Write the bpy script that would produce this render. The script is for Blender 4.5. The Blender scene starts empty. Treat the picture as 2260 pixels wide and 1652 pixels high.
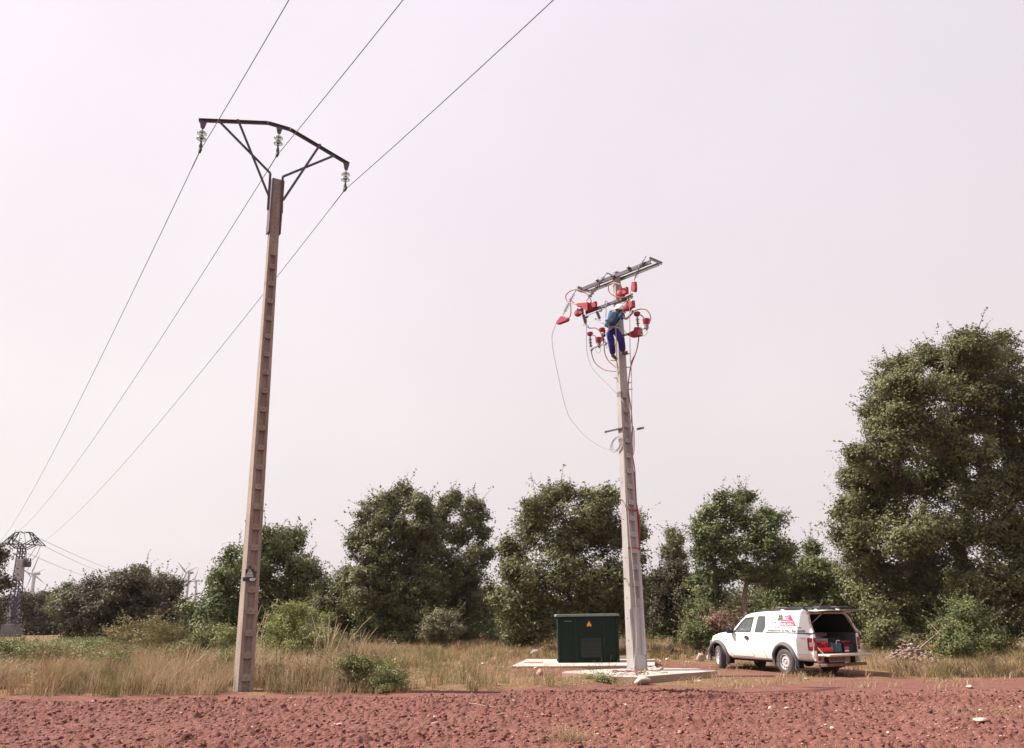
import bpy, math, random
import numpy as np
from mathutils import Vector, Matrix

# ------------------------------------------------------------------ camera
F_PX, W_PX, H_PX = 1800.0, 2260.0, 1652.0          # focal length in units of the photo's display width
PITCH, ROLL, EYE = math.radians(16.4), math.radians(0.8), 1.7
scn = bpy.context.scene
ROOT = scn.collection
_r0 = np.array([1, 0, 0.]); _u0 = np.array([0, -math.sin(PITCH), math.cos(PITCH)]); FWD = np.array([0, math.cos(PITCH), math.sin(PITCH)])
RGT = _r0*math.cos(ROLL) - _u0*math.sin(ROLL); UPV = _u0*math.cos(ROLL) + _r0*math.sin(ROLL)
EYEP = np.array([0, 0, EYE])
cd = bpy.data.cameras.new('camera'); cam = bpy.data.objects.new('camera', cd); ROOT.objects.link(cam)
cd.sensor_fit = 'HORIZONTAL'; cd.sensor_width = 36.0; cd.lens = 36.0*F_PX/W_PX
cd.clip_start = 0.1; cd.clip_end = 9000
m3 = Matrix([[RGT[i], UPV[i], -FWD[i]] for i in range(3)])
cam.matrix_world = Matrix.Translation(Vector(EYEP)) @ m3.to_4x4()
scn.camera = cam

# ------------------------------------------------------------------ world, sun, exposure
SUN = np.array([-0.985, 0.14, 0.0]); SUN /= np.linalg.norm(SUN); SUN_EL = math.radians(50)
w = bpy.data.worlds.new("World"); scn.world = w; w.use_nodes = True
nt = w.node_tree; nt.nodes.clear()
sky = nt.nodes.new('ShaderNodeTexSky'); sky.sky_type = 'NISHITA'; sky.sun_disc = False
sky.sun_elevation = SUN_EL; sky.sun_rotation = math.atan2(SUN[0], SUN[1]); sky.dust_density = 6.0; sky.air_density = 1.0; sky.ozone_density = 1.0
tc = nt.nodes.new('ShaderNodeTexCoord'); sep = nt.nodes.new('ShaderNodeSeparateXYZ'); nt.links.new(tc.outputs['Generated'], sep.inputs[0])
# thin high cloud: a milky veil, a little brighter towards the sun, mauve-grey near the horizon
ramp = nt.nodes.new('ShaderNodeValToRGB'); nt.links.new(sep.outputs['Z'], ramp.inputs[0])
ramp.color_ramp.elements[0].position = 0.0; ramp.color_ramp.elements[0].color = (0.765, 0.69, 0.715, 1)
ramp.color_ramp.elements[1].position = 0.75; ramp.color_ramp.elements[1].color = (0.83, 0.76, 0.85, 1)
e = ramp.color_ramp.elements.new(0.22); e.color = (0.855, 0.785, 0.79, 1)
dot = nt.nodes.new('ShaderNodeVectorMath'); dot.operation = 'DOT_PRODUCT'; nt.links.new(tc.outputs['Generated'], dot.inputs[0])
dot.inputs[1].default_value = (SUN[0]*math.cos(SUN_EL), SUN[1]*math.cos(SUN_EL), math.sin(SUN_EL))
mr = nt.nodes.new('ShaderNodeMapRange'); nt.links.new(dot.outputs['Value'], mr.inputs[0])
mr.inputs[1].default_value = -0.05; mr.inputs[2].default_value = 0.95; mr.inputs[3].default_value = 0.965; mr.inputs[4].default_value = 1.16
nz = nt.nodes.new('ShaderNodeTexNoise'); nz.inputs['Scale'].default_value = 2.2; nz.inputs['Detail'].default_value = 6; nt.links.new(tc.outputs['Generated'], nz.inputs['Vector'])
mr2 = nt.nodes.new('ShaderNodeMapRange'); nt.links.new(nz.outputs['Fac'], mr2.inputs[0]); mr2.inputs[1].default_value = 0.3; mr2.inputs[2].default_value = 0.7; mr2.inputs[3].default_value = 0.955; mr2.inputs[4].default_value = 1.03
mu = nt.nodes.new('ShaderNodeMath'); mu.operation = 'MULTIPLY'; nt.links.new(mr.outputs[0], mu.inputs[0]); nt.links.new(mr2.outputs[0], mu.inputs[1])
SKY_STR = 0.10
mk = nt.nodes.new('ShaderNodeMath'); mk.operation = 'MULTIPLY'; nt.links.new(mu.outputs[0], mk.inputs[0]); mk.inputs[1].default_value = 0.490/SKY_STR
vs = nt.nodes.new('ShaderNodeVectorMath'); vs.operation = 'SCALE'; nt.links.new(ramp.outputs[0], vs.inputs[0]); nt.links.new(mk.outputs[0], vs.inputs['Scale'])
mx = nt.nodes.new('ShaderNodeMix'); mx.data_type = 'RGBA'; mx.inputs[0].default_value = 0.95
nt.links.new(sky.outputs[0], mx.inputs[6]); nt.links.new(vs.outputs[0], mx.inputs[7])
bg = nt.nodes.new('ShaderNodeBackground'); bg.inputs[1].default_value = SKY_STR; nt.links.new(mx.outputs[2], bg.inputs[0])
out = nt.nodes.new('ShaderNodeOutputWorld'); nt.links.new(bg.outputs[0], out.inputs[0])
ld = bpy.data.lights.new('sun', 'SUN'); ld.energy = 5.0; ld.angle = math.radians(0.6); ld.color = (1.0, 0.93, 0.84)
sun = bpy.data.objects.new('sun', ld); ROOT.objects.link(sun)
sd = Vector((SUN[0]*math.cos(SUN_EL), SUN[1]*math.cos(SUN_EL), math.sin(SUN_EL)))
sun.rotation_euler = sd.to_track_quat('Z', 'Y').to_euler(); sun.location = (-30, -6, 40)
scn.view_settings.view_transform = 'Standard'; scn.view_settings.look = 'None'; scn.view_settings.exposure = 1.05; scn.view_settings.gamma = 1.0
HAZE = 0.00012
scn.cycles.max_bounces = 6; scn.cycles.transparent_max_bounces = 8; scn.cycles.volume_bounces = 0
scn.cycles.use_denoising = True

# ------------------------------------------------------------------ measuring helpers (photo point + a known plane -> place in the world)
def ray(a, b):
    d = FWD*F_PX + RGT*(a-W_PX/2) - UPV*(b-H_PX/2); return d/np.linalg.norm(d)
def onz(a, b, z=0.0):
    d = ray(a, b); return EYEP + d*(z-EYE)/d[2]
def ony(a, b, y):
    d = ray(a, b); return EYEP + d*y/d[1]
def onplane(a, b, o, n):
    d = ray(a, b); o = np.array(o, float); n = np.array(n, float); return EYEP + d*((o-EYEP)@n)/(d@n)
def mpp(p): return ((np.array(p)-EYEP)@FWD)/F_PX      # metres per display pixel at p

# ------------------------------------------------------------------ materials
def N(t, ty, **kw):
    n = t.nodes.new(ty)
    for k, v in kw.items(): n.inputs[k].default_value = v
    return n
def mat(name, col, rough=0.7, metal=0.0, col2=None, scale=6.0, detail=5.0, bump=0.0, bscale=None, spec=0.4, contrast=(0.35, 0.65), col3=None, scale3=60.0, stretch=(1, 1, 1), coat=0.0, trans=0.0):
    m = bpy.data.materials.new(name); m.use_nodes = True; t = m.node_tree; b = t.nodes['Principled BSDF']
    b.inputs['Base Color'].default_value = (*col, 1); b.inputs['Roughness'].default_value = rough; b.inputs['Metallic'].default_value = metal
    b.inputs['Specular IOR Level'].default_value = spec; b.inputs['Coat Weight'].default_value = coat; b.inputs['Transmission Weight'].default_value = trans
    tcn = t.nodes.new('ShaderNodeTexCoord'); mp = t.nodes.new('ShaderNodeMapping'); mp.inputs['Scale'].default_value = stretch
    t.links.new(tcn.outputs['Object'], mp.inputs[0])
    if col2:
        n = N(t, 'ShaderNodeTexNoise', Scale=scale, Detail=detail, Roughness=0.6); t.links.new(mp.outputs[0], n.inputs['Vector'])
        r = t.nodes.new('ShaderNodeValToRGB'); t.links.new(n.outputs['Fac'], r.inputs[0])
        r.color_ramp.elements[0].position = contrast[0]; r.color_ramp.elements[0].color = (*col, 1)
        r.color_ramp.elements[1].position = contrast[1]; r.color_ramp.elements[1].color = (*col2, 1)
        src = r.outputs[0]
        if col3:
            n3 = N(t, 'ShaderNodeTexNoise', Scale=scale3, Detail=3); t.links.new(tcn.outputs['Object'], n3.inputs['Vector'])
            r3 = t.nodes.new('ShaderNodeValToRGB'); t.links.new(n3.outputs['Fac'], r3.inputs[0])
            r3.color_ramp.elements[0].position = 0.55; r3.color_ramp.elements[1].position = 0.68
            mm = t.nodes.new('ShaderNodeMix'); mm.data_type = 'RGBA'; t.links.new(r3.outputs[0], mm.inputs[0]); t.links.new(src, mm.inputs[6]); mm.inputs[7].default_value = (*col3, 1)
            src = mm.outputs[2]
        t.links.new(src, b.inputs['Base Color'])
    if bump:
        n2 = N(t, 'ShaderNodeTexNoise', Scale=bscale or scale*4, Detail=6); t.links.new(tcn.outputs['Object'], n2.inputs['Vector'])
        bp = N(t, 'ShaderNodeBump', Strength=min(1.0, bump), Distance=0.02); t.links.new(n2.outputs['Fac'], bp.inputs['Height']); t.links.new(bp.outputs[0], b.inputs['Normal'])
    return m
def leafmat(name, c1, c2, c3, rough=0.55, tr=0.18):
    # colour per leaf (attribute 'rnd') and per spray of leaves (attribute 'tone'): real differences of leaf age and kind
    m = bpy.data.materials.new(name); m.use_nodes = True; t = m.node_tree; b = t.nodes['Principled BSDF']
    a = t.nodes.new('ShaderNodeAttribute'); a.attribute_name = 'rnd'; a2 = t.nodes.new('ShaderNodeAttribute'); a2.attribute_name = 'tone'
    r = t.nodes.new('ShaderNodeMix'); r.data_type = 'RGBA'; r.inputs[6].default_value = (*c1, 1); r.inputs[7].default_value = (*c2, 1); t.links.new(a.outputs['Fac'], r.inputs[0])
    r2 = t.nodes.new('ShaderNodeMix'); r2.data_type = 'RGBA'; r2.inputs[7].default_value = (*c3, 1); t.links.new(a2.outputs['Fac'], r2.inputs[0]); t.links.new(r.outputs[2], r2.inputs[6])
    t.links.new(r2.outputs[2], b.inputs['Base Color']); b.inputs['Roughness'].default_value = rough; b.inputs['Specular IOR Level'].default_value = 0.18
    tl = t.nodes.new('ShaderNodeBsdfTranslucent'); t.links.new(r2.outputs[2], tl.inputs[0])
    ms = t.nodes.new('ShaderNodeMixShader'); ms.inputs[0].default_value = tr
    o = t.nodes['Material Output']; t.links.new(b.outputs[0], ms.inputs[1]); t.links.new(tl.outputs[0], ms.inputs[2]); t.links.new(ms.outputs[0], o.inputs[0])
    return m
M = {}
M['old_concrete'] = mat('old_concrete', (0.225, 0.172, 0.140), 0.9, col2=(0.335, 0.27, 0.228), scale=3, stretch=(1, 1, .35), bump=.5, bscale=40, col3=(0.13, 0.085, 0.07), scale3=55)
M['new_concrete'] = mat('new_concrete', (0.31, 0.285, 0.275), 0.85, col2=(0.40, 0.375, 0.365), scale=2.5, stretch=(1, 1, .4), bump=.25, bscale=35)
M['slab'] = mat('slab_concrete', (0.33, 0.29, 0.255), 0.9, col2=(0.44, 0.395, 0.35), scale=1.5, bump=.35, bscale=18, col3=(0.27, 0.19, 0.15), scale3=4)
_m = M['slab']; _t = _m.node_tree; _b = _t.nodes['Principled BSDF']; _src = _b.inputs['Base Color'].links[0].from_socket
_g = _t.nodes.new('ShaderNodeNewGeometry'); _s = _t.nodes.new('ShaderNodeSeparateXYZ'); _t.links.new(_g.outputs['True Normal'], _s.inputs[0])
_x = _t.nodes.new('ShaderNodeMix'); _x.data_type = 'RGBA'; _t.links.new(_s.outputs['Z'], _x.inputs[0]); _x.inputs[6].default_value = (.30, .205, .16, 1); _t.links.new(_src, _x.inputs[7]); _t.links.new(_x.outputs[2], _b.inputs['Base Color'])   # earth-brown sides: shade of the slab edges put into the colour
M['hole'] = mat('hole_dark', (0.015, 0.012, 0.012), 0.9)
M['steel_mauve'] = mat('weathered_angle_steel', (0.085, 0.068, 0.085), 0.6, metal=.3, col2=(0.12, 0.095, 0.115), scale=8, col3=(0.14, 0.07, 0.07), scale3=5)
M['galv'] = mat('galvanised_steel', (0.27, 0.25, 0.265), 0.45, metal=.6, col2=(0.40, 0.38, 0.39), scale=12)
M['galv_dark'] = mat('dark_channel_steel', (0.055, 0.045, 0.052), 0.6, metal=.3, col2=(0.09, 0.078, 0.085), scale=9)
M['tower_steel'] = mat('lattice_steel', (0.035, 0.034, 0.065), 0.6, metal=.2, col2=(0.055, 0.052, 0.085), scale=3)
M['wire'] = mat('conductor', (0.13, 0.115, 0.115), 0.5, metal=.5, col2=(.17, .15, .15), scale=3)
M['rope'] = mat('rope', (0.30, 0.26, 0.24), 0.9, col2=(0.42, 0.37, 0.35), scale=30)
M['greywire'] = mat('grey_line', (0.22, 0.20, 0.20), 0.7, col2=(.3, .28, .28), scale=20)
M['red_cover'] = mat('red_insulation', (0.25, 0.014, 0.026), 0.5, col2=(0.33, 0.022, 0.036), scale=9)
M['red_cable'] = mat('red_cable', (0.24, 0.05, 0.055), 0.5, col2=(0.32, 0.08, 0.08), scale=6)
M['poly_ins'] = mat('polymer_sheds', (0.16, 0.135, 0.15), 0.5, col2=(.2, .17, .19), scale=20)
M['kiosk'] = mat('kiosk_green', (0.009, 0.017, 0.013), 0.9, col2=(0.014, 0.024, 0.019), scale=40, bump=.3, bscale=120, spec=.12, col3=(0.02, 0.032, 0.026), scale3=30)
M['louvre'] = mat('louvre_green', (0.018, 0.032, 0.026), .8, col2=(.024, .038, .031), scale=9)
M['kiosk_lid'] = mat('kiosk_lid', (0.13, 0.17, 0.145), 0.7, col2=(0.17, 0.21, 0.185), scale=8)
M['black'] = mat('black_trim', (0.012, 0.012, 0.013), 0.6, col2=(.018, .018, .018), scale=20)
M['plastic_grey'] = mat('grey_plastic', (0.085, 0.08, 0.09), 0.55, col2=(.10, .095, .10), scale=9)
M['yellow'] = mat('warning_yellow', (0.85, 0.36, 0.03), 0.5, col2=(.8, .33, .03), scale=9)
M['white_paint'] = mat('van_white', (0.80, 0.79, 0.78), 0.28, coat=.4, col2=(0.76, 0.745, 0.73), scale=2.2)
_m = M['white_paint']; _t = _m.node_tree; _b = _t.nodes['Principled BSDF']; _src = _b.inputs['Base Color'].links[0].from_socket      # road dust thrown up on the lower body
_c = _t.nodes.new('ShaderNodeTexCoord'); _s = _t.nodes.new('ShaderNodeSeparateXYZ'); _t.links.new(_c.outputs['Object'], _s.inputs[0]); _n = N(_t, 'ShaderNodeTexNoise', Scale=5.0, Detail=6); _t.links.new(_c.outputs['Object'], _n.inputs['Vector'])
_a = _t.nodes.new('ShaderNodeMath'); _a.operation = 'MULTIPLY_ADD'; _t.links.new(_n.outputs['Fac'], _a.inputs[0]); _a.inputs[1].default_value = -.35; _t.links.new(_s.outputs['Z'], _a.inputs[2])
_r = _t.nodes.new('ShaderNodeMapRange'); _t.links.new(_a.outputs[0], _r.inputs[0]); _r.inputs[1].default_value = .48; _r.inputs[2].default_value = .10; _r.inputs[3].default_value = 0; _r.inputs[4].default_value = .45
_x = _t.nodes.new('ShaderNodeMix'); _x.data_type = 'RGBA'; _t.links.new(_r.outputs[0], _x.inputs[0]); _t.links.new(_src, _x.inputs[6]); _x.inputs[7].default_value = (.52, .37, .30, 1); _t.links.new(_x.outputs[2], _b.inputs['Base Color'])
M['white_dusty'] = mat('dusty_white', (0.60, 0.50, 0.43), 0.6, col2=(0.48, 0.36, 0.29), scale=4)
M['white'] = mat('white_plain', (0.75, 0.74, 0.73), 0.5, col2=(.7, .69, .68), scale=10)
M['grey_paint'] = mat('cover_grey', (0.42, 0.40, 0.41), 0.6, col2=(.46, .44, .45), scale=4)
M['tyre'] = mat('tyre', (0.045, 0.04, 0.042), 0.85, col2=(0.095, 0.078, 0.072), scale=7, bump=.4, bscale=60)
M['rim'] = mat('steel_rim', (0.50, 0.48, 0.48), 0.45, metal=.0, col2=(0.38, 0.35, 0.34), scale=8)
M['glass_dark'] = mat('tinted_glass', (0.04, 0.042, 0.045), 0.08, spec=.7, col2=(.05, .052, .055), scale=2)
M['taillight'] = mat('tail_lamp_red', (0.22, 0.005, 0.02), 0.15, spec=.6, col2=(.26, .007, .024), scale=5)
M['lamp_clear'] = mat('lamp_clear', (0.27, 0.20, 0.21), 0.2, col2=(.22, .15, .17), scale=40)
M['logo_red'] = mat('logo_red', (0.66, 0.03, 0.10), 0.4, col2=(.62, .03, .09), scale=3)
M['logo_green'] = mat('logo_green', (0.02, 0.13, 0.05), 0.4, col2=(.03, .15, .06), scale=3)
M['ink'] = mat('ink_grey', (0.035, 0.035, 0.05), 0.5, col2=(.045, .045, .06), scale=3)
M['ink_blue'] = mat('ink_blue', (0.05, 0.06, 0.30), 0.5, col2=(.05, .07, .33), scale=3)
M['paint_pale'] = mat('badge_pale', (0.45, 0.43, 0.43), 0.5, col2=(.42, .4, .4), scale=3)
M['rust'] = mat('rusty_bumper', (0.16, 0.075, 0.055), 0.85, col2=(0.30, 0.15, 0.11), scale=9, bump=.3)
M['underbody'] = mat('underbody', (0.012, 0.010, 0.010), 0.9, col2=(.03, .018, .015), scale=5)
M['red_orange'] = mat('red_orange_plastic', (0.62, 0.022, 0.012), 0.4, col2=(.7, .03, .015), scale=6)
M['teal'] = mat('teal_plastic', (0.05, 0.115, 0.13), 0.5, col2=(.07, .14, .155), scale=6)
M['cargo_grey'] = mat('cargo_grey', (0.30, 0.28, 0.33), 0.7, col2=(.4, .38, .42), scale=6)
M['cardboard'] = mat('cardboard', (0.22, 0.12, 0.10), 0.9, col2=(.26, .15, .12), scale=6)
M['skin'] = mat('skin', (0.42, 0.17, 0.12), 0.6, col2=(.46, .20, .145), scale=12)
M['shirt'] = mat('blue_shirt', (0.010, 0.045, 0.12), 0.9, col2=(.025, .10, .22), scale=9, bump=.3, bscale=30)
M['trousers'] = mat('navy_trousers', (0.016, 0.014, 0.13), 0.9, col2=(.03, .026, .20), scale=9, bump=.3, bscale=30)
M['boot'] = mat('boot_leather', (0.09, 0.06, 0.06), 0.8, col2=(.12, .08, .075), scale=20)
M['helmet'] = mat('helmet_white', (0.80, 0.80, 0.78), 0.3, col2=(.76, .76, .74), scale=4)
M['harness'] = mat('harness_grey', (0.10, 0.10, 0.12), 0.8, col2=(.2, .2, .22), scale=25)
M['bag_teal'] = mat('bag_teal', (0.05, 0.17, 0.24), 0.8, col2=(.08, .22, .3), scale=15)
M['hair'] = mat('dark_hair', (0.02, 0.015, 0.012), 0.8, col2=(.03, .02, .02), scale=40)
M['bark'] = mat('bark', (0.085, 0.062, 0.052), 0.95, col2=(0.15, 0.115, 0.10), scale=9, stretch=(1, 1, .3), bump=.6, bscale=30)
M['bark_pale'] = mat('bark_pale', (0.19, 0.14, 0.11), 0.95, col2=(0.28, 0.21, 0.17), scale=9, bump=.5, bscale=30)
M['turbine'] = mat('turbine_white', (0.22, 0.205, 0.215), 0.6, col2=(.24, .225, .235), scale=.02)
M['rock'] = mat('limestone', (0.40, 0.29, 0.24), 0.9, col2=(0.54, 0.43, 0.37), scale=5, bump=.5, bscale=20, col3=(0.34, 0.17, 0.13), scale3=6)
M['rock_pink'] = mat('earthy_stone', (0.28, 0.13, 0.105), 0.95, col2=(0.40, 0.22, 0.185), scale=6, bump=.5, bscale=25)
M['rubble'] = mat('rubble_stone', (0.30, 0.22, 0.19), 0.95, col2=(0.19, 0.12, 0.10), scale=4, bump=.5, bscale=20)
M['flake'] = mat('pale_flake', (0.30, 0.17, 0.14), 0.95, col2=(0.46, 0.32, 0.27), scale=8)
# glass of the insulators: pale greenish glass
M['glass_ins'] = mat('insulator_glass', (0.78, 0.82, 0.78), 0.05, spec=.6, trans=.75)
M['box_grey'] = mat('guard_box_grey', (.12, .12, .13), .7, col2=(.16, .16, .17), scale=2)
M['glass_win'] = mat('window_glass', (0.38, 0.42, 0.41), 0.03, spec=.5, trans=.85)

M['quarter'] = mat('smoked_glass', (0.065, 0.068, 0.072), 0.15, spec=.6, col2=(.08, .083, .087), scale=2)
M['plate'] = mat('dusty_plate', (0.42, 0.32, 0.27), .6, col2=(.34, .24, .2), scale=8)
def soilmat(name, grassy):
    m = bpy.data.materials.new(name); m.use_nodes = True; t = m.node_tree; b = t.nodes['Principled BSDF']; L = t.links.new
    g = t.nodes.new('ShaderNodeNewGeometry')
    def ns(s, d=6, r=.6):
        n = N(t, 'ShaderNodeTexNoise', Scale=s, Detail=d, Roughness=r); L(g.outputs['Position'], n.inputs['Vector']); return n
    def rp(src, p0, c0, p1, c1):
        r = t.nodes.new('ShaderNodeValToRGB'); L(src, r.inputs[0]); r.color_ramp.elements[0].position = p0; r.color_ramp.elements[0].color = (*c0, 1)
        r.color_ramp.elements[1].position = p1; r.color_ramp.elements[1].color = (*c1, 1); return r.outputs[0]
    def mixc(f, a, c):
        x = t.nodes.new('ShaderNodeMix'); x.data_type = 'RGBA'; L(f, x.inputs[0])
        (L(a, x.inputs[6]) if not isinstance(a, tuple) else x.inputs[6].__setattr__('default_value', (*a, 1)))
        (L(c, x.inputs[7]) if not isinstance(c, tuple) else x.inputs[7].__setattr__('default_value', (*c, 1)))
        return x.outputs[2]
    base = rp(ns(3.5).outputs['Fac'], .35, (0.112, 0.043, 0.034), .68, (0.170, 0.075, 0.060))
    base = mixc(rp(ns(45, 4).outputs['Fac'], .5, (0, 0, 0), .72, (1, 1, 1)), base, (0.25, 0.125, 0.105))
    base = mixc(rp(ns(0.35, 3).outputs['Fac'], .45, (0, 0, 0), .7, (.45, .45, .45)), base, (0.18, 0.088, 0.07))
    if grassy:
        at = t.nodes.new('ShaderNodeAttribute'); at.attribute_name = 'dirt'
        gr = rp(ns(1.3).outputs['Fac'], .38, (0.15, 0.080, 0.042), .62, (0.10, 0.075, 0.032))
        gr = mixc(rp(ns(18, 4).outputs['Fac'], .45, (0, 0, 0), .65, (1, 1, 1)), gr, (0.25, 0.15, 0.085))
        ad = t.nodes.new('ShaderNodeMath'); ad.operation = 'ADD'; L(at.outputs['Fac'], ad.inputs[0])
        nn = ns(2.5); mm = t.nodes.new('ShaderNodeMath'); mm.operation = 'MULTIPLY_ADD'; L(nn.outputs['Fac'], mm.inputs[0]); mm.inputs[1].default_value = 1.6; mm.inputs[2].default_value = -.8; L(mm.outputs[0], ad.inputs[1])
        f = rp(ad.outputs[0], .42, (0, 0, 0), .6, (1, 1, 1))
        base = mixc(f, gr, base)
    L(base, b.inputs['Base Color']); b.inputs['Roughness'].default_value = .95; b.inputs['Specular IOR Level'].default_value = .15
    bp = N(t, 'ShaderNodeBump', Strength=.8, Distance=.02); L(ns(55, 8, .7).outputs['Fac'], bp.inputs['Height']); L(bp.outputs[0], b.inputs['Normal'])
    return m
M['soil'] = soilmat('red_ploughed_soil', False); M['ground'] = soilmat('verge_ground', True)
M['clod'] = mat('soil_clod', (0.115, 0.042, 0.033), 0.95, col2=(0.215, 0.10, 0.082), scale=8, bump=.6, bscale=50, spec=.15)

# ------------------------------------------------------------------ object helpers
def tag(o, label=None, cat=None, group=None, kind=None):
    if label: o['label'] = label
    if cat: o['category'] = cat
    if group: o['group'] = group
    if kind: o['kind'] = kind
    return o
def thing(name, label, cat, loc=(0, 0, 0), rotz=0.0, group=None):
    o = bpy.data.objects.new(name, None); ROOT.objects.link(o); o.location = loc; o.rotation_euler = (0, 0, rotz); o.empty_display_size = .3
    return tag(o, label, cat, group)
def rawmesh(name, v, loops, starts, sizes, m, parent=None, smooth=False, attrs=None):
    me = bpy.data.meshes.new(name); v = np.asarray(v, np.float32)
    me.vertices.add(len(v)); me.vertices.foreach_set('co', v.ravel())
    me.loops.add(len(loops)); me.loops.foreach_set('vertex_index', np.asarray(loops, np.int32))
    me.polygons.add(len(starts)); me.polygons.foreach_set('loop_start', np.asarray(starts, np.int32))
    me.update(calc_edges=True)
    if smooth: me.polygons.foreach_set('use_smooth', np.ones(len(starts), bool))
    for k, a in (attrs or {}).items():
        dom = 'FACE' if len(a) == len(starts) else 'POINT'
        at = me.attributes.new(k, 'FLOAT', dom); at.data.foreach_set('value', np.asarray(a, np.float32))
    if m: me.materials.append(m)
    o = bpy.data.objects.new(name, me); ROOT.objects.link(o)
    if parent: o.parent = parent
    return o
def quads(name, v, m, parent=None, smooth=False, attrs=None):
    n = len(v)//4
    return rawmesh(name, v, np.arange(n*4), np.arange(n)*4, None, m, parent, smooth, attrs)
def grid_faces(nu, nv):
    i = np.arange(nu-1)[:, None]*nv + np.arange(nv-1)[None, :]
    q = np.stack([i, i+nv, i+nv+1, i+1], -1).reshape(-1, 4); return q
class MB:
    def __init__(s): s.v = []; s.f = []
    def add(s, vs, fs):
        b = len(s.v); s.v += [tuple(map(float, p)) for p in vs]; s.f += [tuple(b+i for i in f) for f in fs]; return s
    def obox(s, c, ax, ay, az):
        c, ax, ay, az = map(lambda q: np.array(q, float), (c, ax, ay, az))
        vs = [c+sx*ax+sy*ay+sz*az for sx in (-1, 1) for sy in (-1, 1) for sz in (-1, 1)]
        return s.add(vs, [(0, 1, 3, 2), (4, 6, 7, 5), (0, 4, 5, 1), (2, 3, 7, 6), (0, 2, 6, 4), (1, 5, 7, 3)])
    def box(s, x0, x1, y0, y1, z0, z1):
        return s.obox(((x0+x1)/2, (y0+y1)/2, (z0+z1)/2), ((x1-x0)/2, 0, 0), (0, (y1-y0)/2, 0), (0, 0, (z1-z0)/2))
    def bar(s, p, q, w, h, up=(0, 0, 1)):
        p = np.array(p, float); q = np.array(q, float); d = q-p; L = np.linalg.norm(d); d /= L
        a = np.cross(d, up); n = np.linalg.norm(a)
        if n < 1e-4: a = np.cross(d, (1, 0, 0)); n = np.linalg.norm(a)
        a /= n; b = np.cross(a, d)
        return s.obox((p+q)/2, d*L/2, a*w/2, b*h/2)
    def angle(s, p, q, w, up=(0, 0, 1), t=.008):      # an L-section bar: two thin flanges
        p = np.array(p, float); q = np.array(q, float); d = q-p; L = np.linalg.norm(d); d /= L
        a = np.cross(d, up); a /= np.linalg.norm(a); b = np.cross(a, d)
        s.obox((p+q)/2 + b*(w/2), d*L/2, a*w/2, b*t/2); s.obox((p+q)/2 - a*(w/2-t/2), d*L/2, a*t/2, b*(w/2-t/2-.001)); return s
    def tube(s, pts, r, n=6, cap=True):
        pts = [np.array(p, float) for p in pts]; k = len(pts); rr = r if hasattr(r, '__len__') else [r]*k
        b = len(s.v); prev = None
        for i, p in enumerate(pts):
            d = pts[min(i+1, k-1)]-pts[max(i-1, 0)]; d = d/(np.linalg.norm(d)+1e-9)
            a = prev - d*(prev@d) if prev is not None else np.cross(d, (0.3, 0.1, 1) if abs(d[2]) < .9 else (1, .2, 0))
            a /= (np.linalg.norm(a)+1e-9); prev = a; c = np.cross(d, a)
            for j in range(n):
                t = 2*math.pi*j/n; s.v.append(tuple(p + rr[i]*(math.cos(t)*a+math.sin(t)*c)))
        for i in range(k-1):
            for j in range(n): s.f.append((b+i*n+j, b+i*n+(j+1) % n, b+(i+1)*n+(j+1) % n, b+(i+1)*n+j))
        if cap: s.f.append(tuple(b+j for j in range(n))[::-1]); s.f.append(tuple(b+(k-1)*n+j for j in range(n)))
        return s
    def lathe(s, o, ax, prof, n=16, cap=True):                     # prof: (radius, height along ax)
        o = np.array(o, float); ax = np.array(ax, float); ax /= np.linalg.norm(ax)
        a = np.cross(ax, (0, 0, 1) if abs(ax[2]) < .9 else (1, 0, 0)); a /= np.linalg.norm(a); c = np.cross(ax, a); b = len(s.v)
        for r, h in prof:
            for j in range(n): t = 2*math.pi*j/n; s.v.append(tuple(o+ax*h+r*(math.cos(t)*a+math.sin(t)*c)))
        for i in range(len(prof)-1):
            for j in range(n): s.f.append((b+i*n+j, b+i*n+(j+1) % n, b+(i+1)*n+(j+1) % n, b+(i+1)*n+j))
        if cap: s.f.append(tuple(b+j for j in range(n))[::-1]); s.f.append(tuple(b+(len(prof)-1)*n+j for j in range(n)))
        return s
    def prism(s, poly, vec):
        poly = [np.array(p, float) for p in poly]; vec = np.array(vec, float); n = len(poly)
        vs = poly+[p+vec for p in poly]
        return s.add(vs, [tuple(range(n))[::-1], tuple(range(n, 2*n))]+[(i, (i+1) % n, n+(i+1) % n, n+i) for i in range(n)])
    def build(s, name, m, parent=None, org=(0, 0, 0), smooth=False, bevel=0.0, seg=2):
        me = bpy.data.meshes.new(name); o3 = np.array(org, float)
        me.from_pydata([tuple(np.array(p)-o3) for p in s.v], [], s.f); me.update()
        if smooth:
            me.polygons.foreach_set('use_smooth', [True]*len(me.polygons))
            try: me.set_sharp_from_angle(angle=math.radians(40))
            except Exception: pass
        me.materials.append(m); o = bpy.data.objects.new(name, me); ROOT.objects.link(o)
        if parent: o.parent = parent
        if bevel:
            bm_ = o.modifiers.new('bevel', 'BEVEL'); bm_.width = bevel; bm_.segments = seg; bm_.limit_method = 'ANGLE'
        return o
def spline(pts, n=8):
    P = [np.array(p, float) for p in pts]; out_ = []
    Q = [2*P[0]-P[1]]+P+[2*P[-1]-P[-2]]
    for i in range(1, len(Q)-2):
        for k in range(n):
            t = k/n; a, b, c, d = Q[i-1:i+3]
            out_.append(.5*((2*b)+(c-a)*t+(2*a-5*b+4*c-d)*t*t+(3*b-a-3*c+d)*t**3))
    out_.append(P[-1]); return out_
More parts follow.
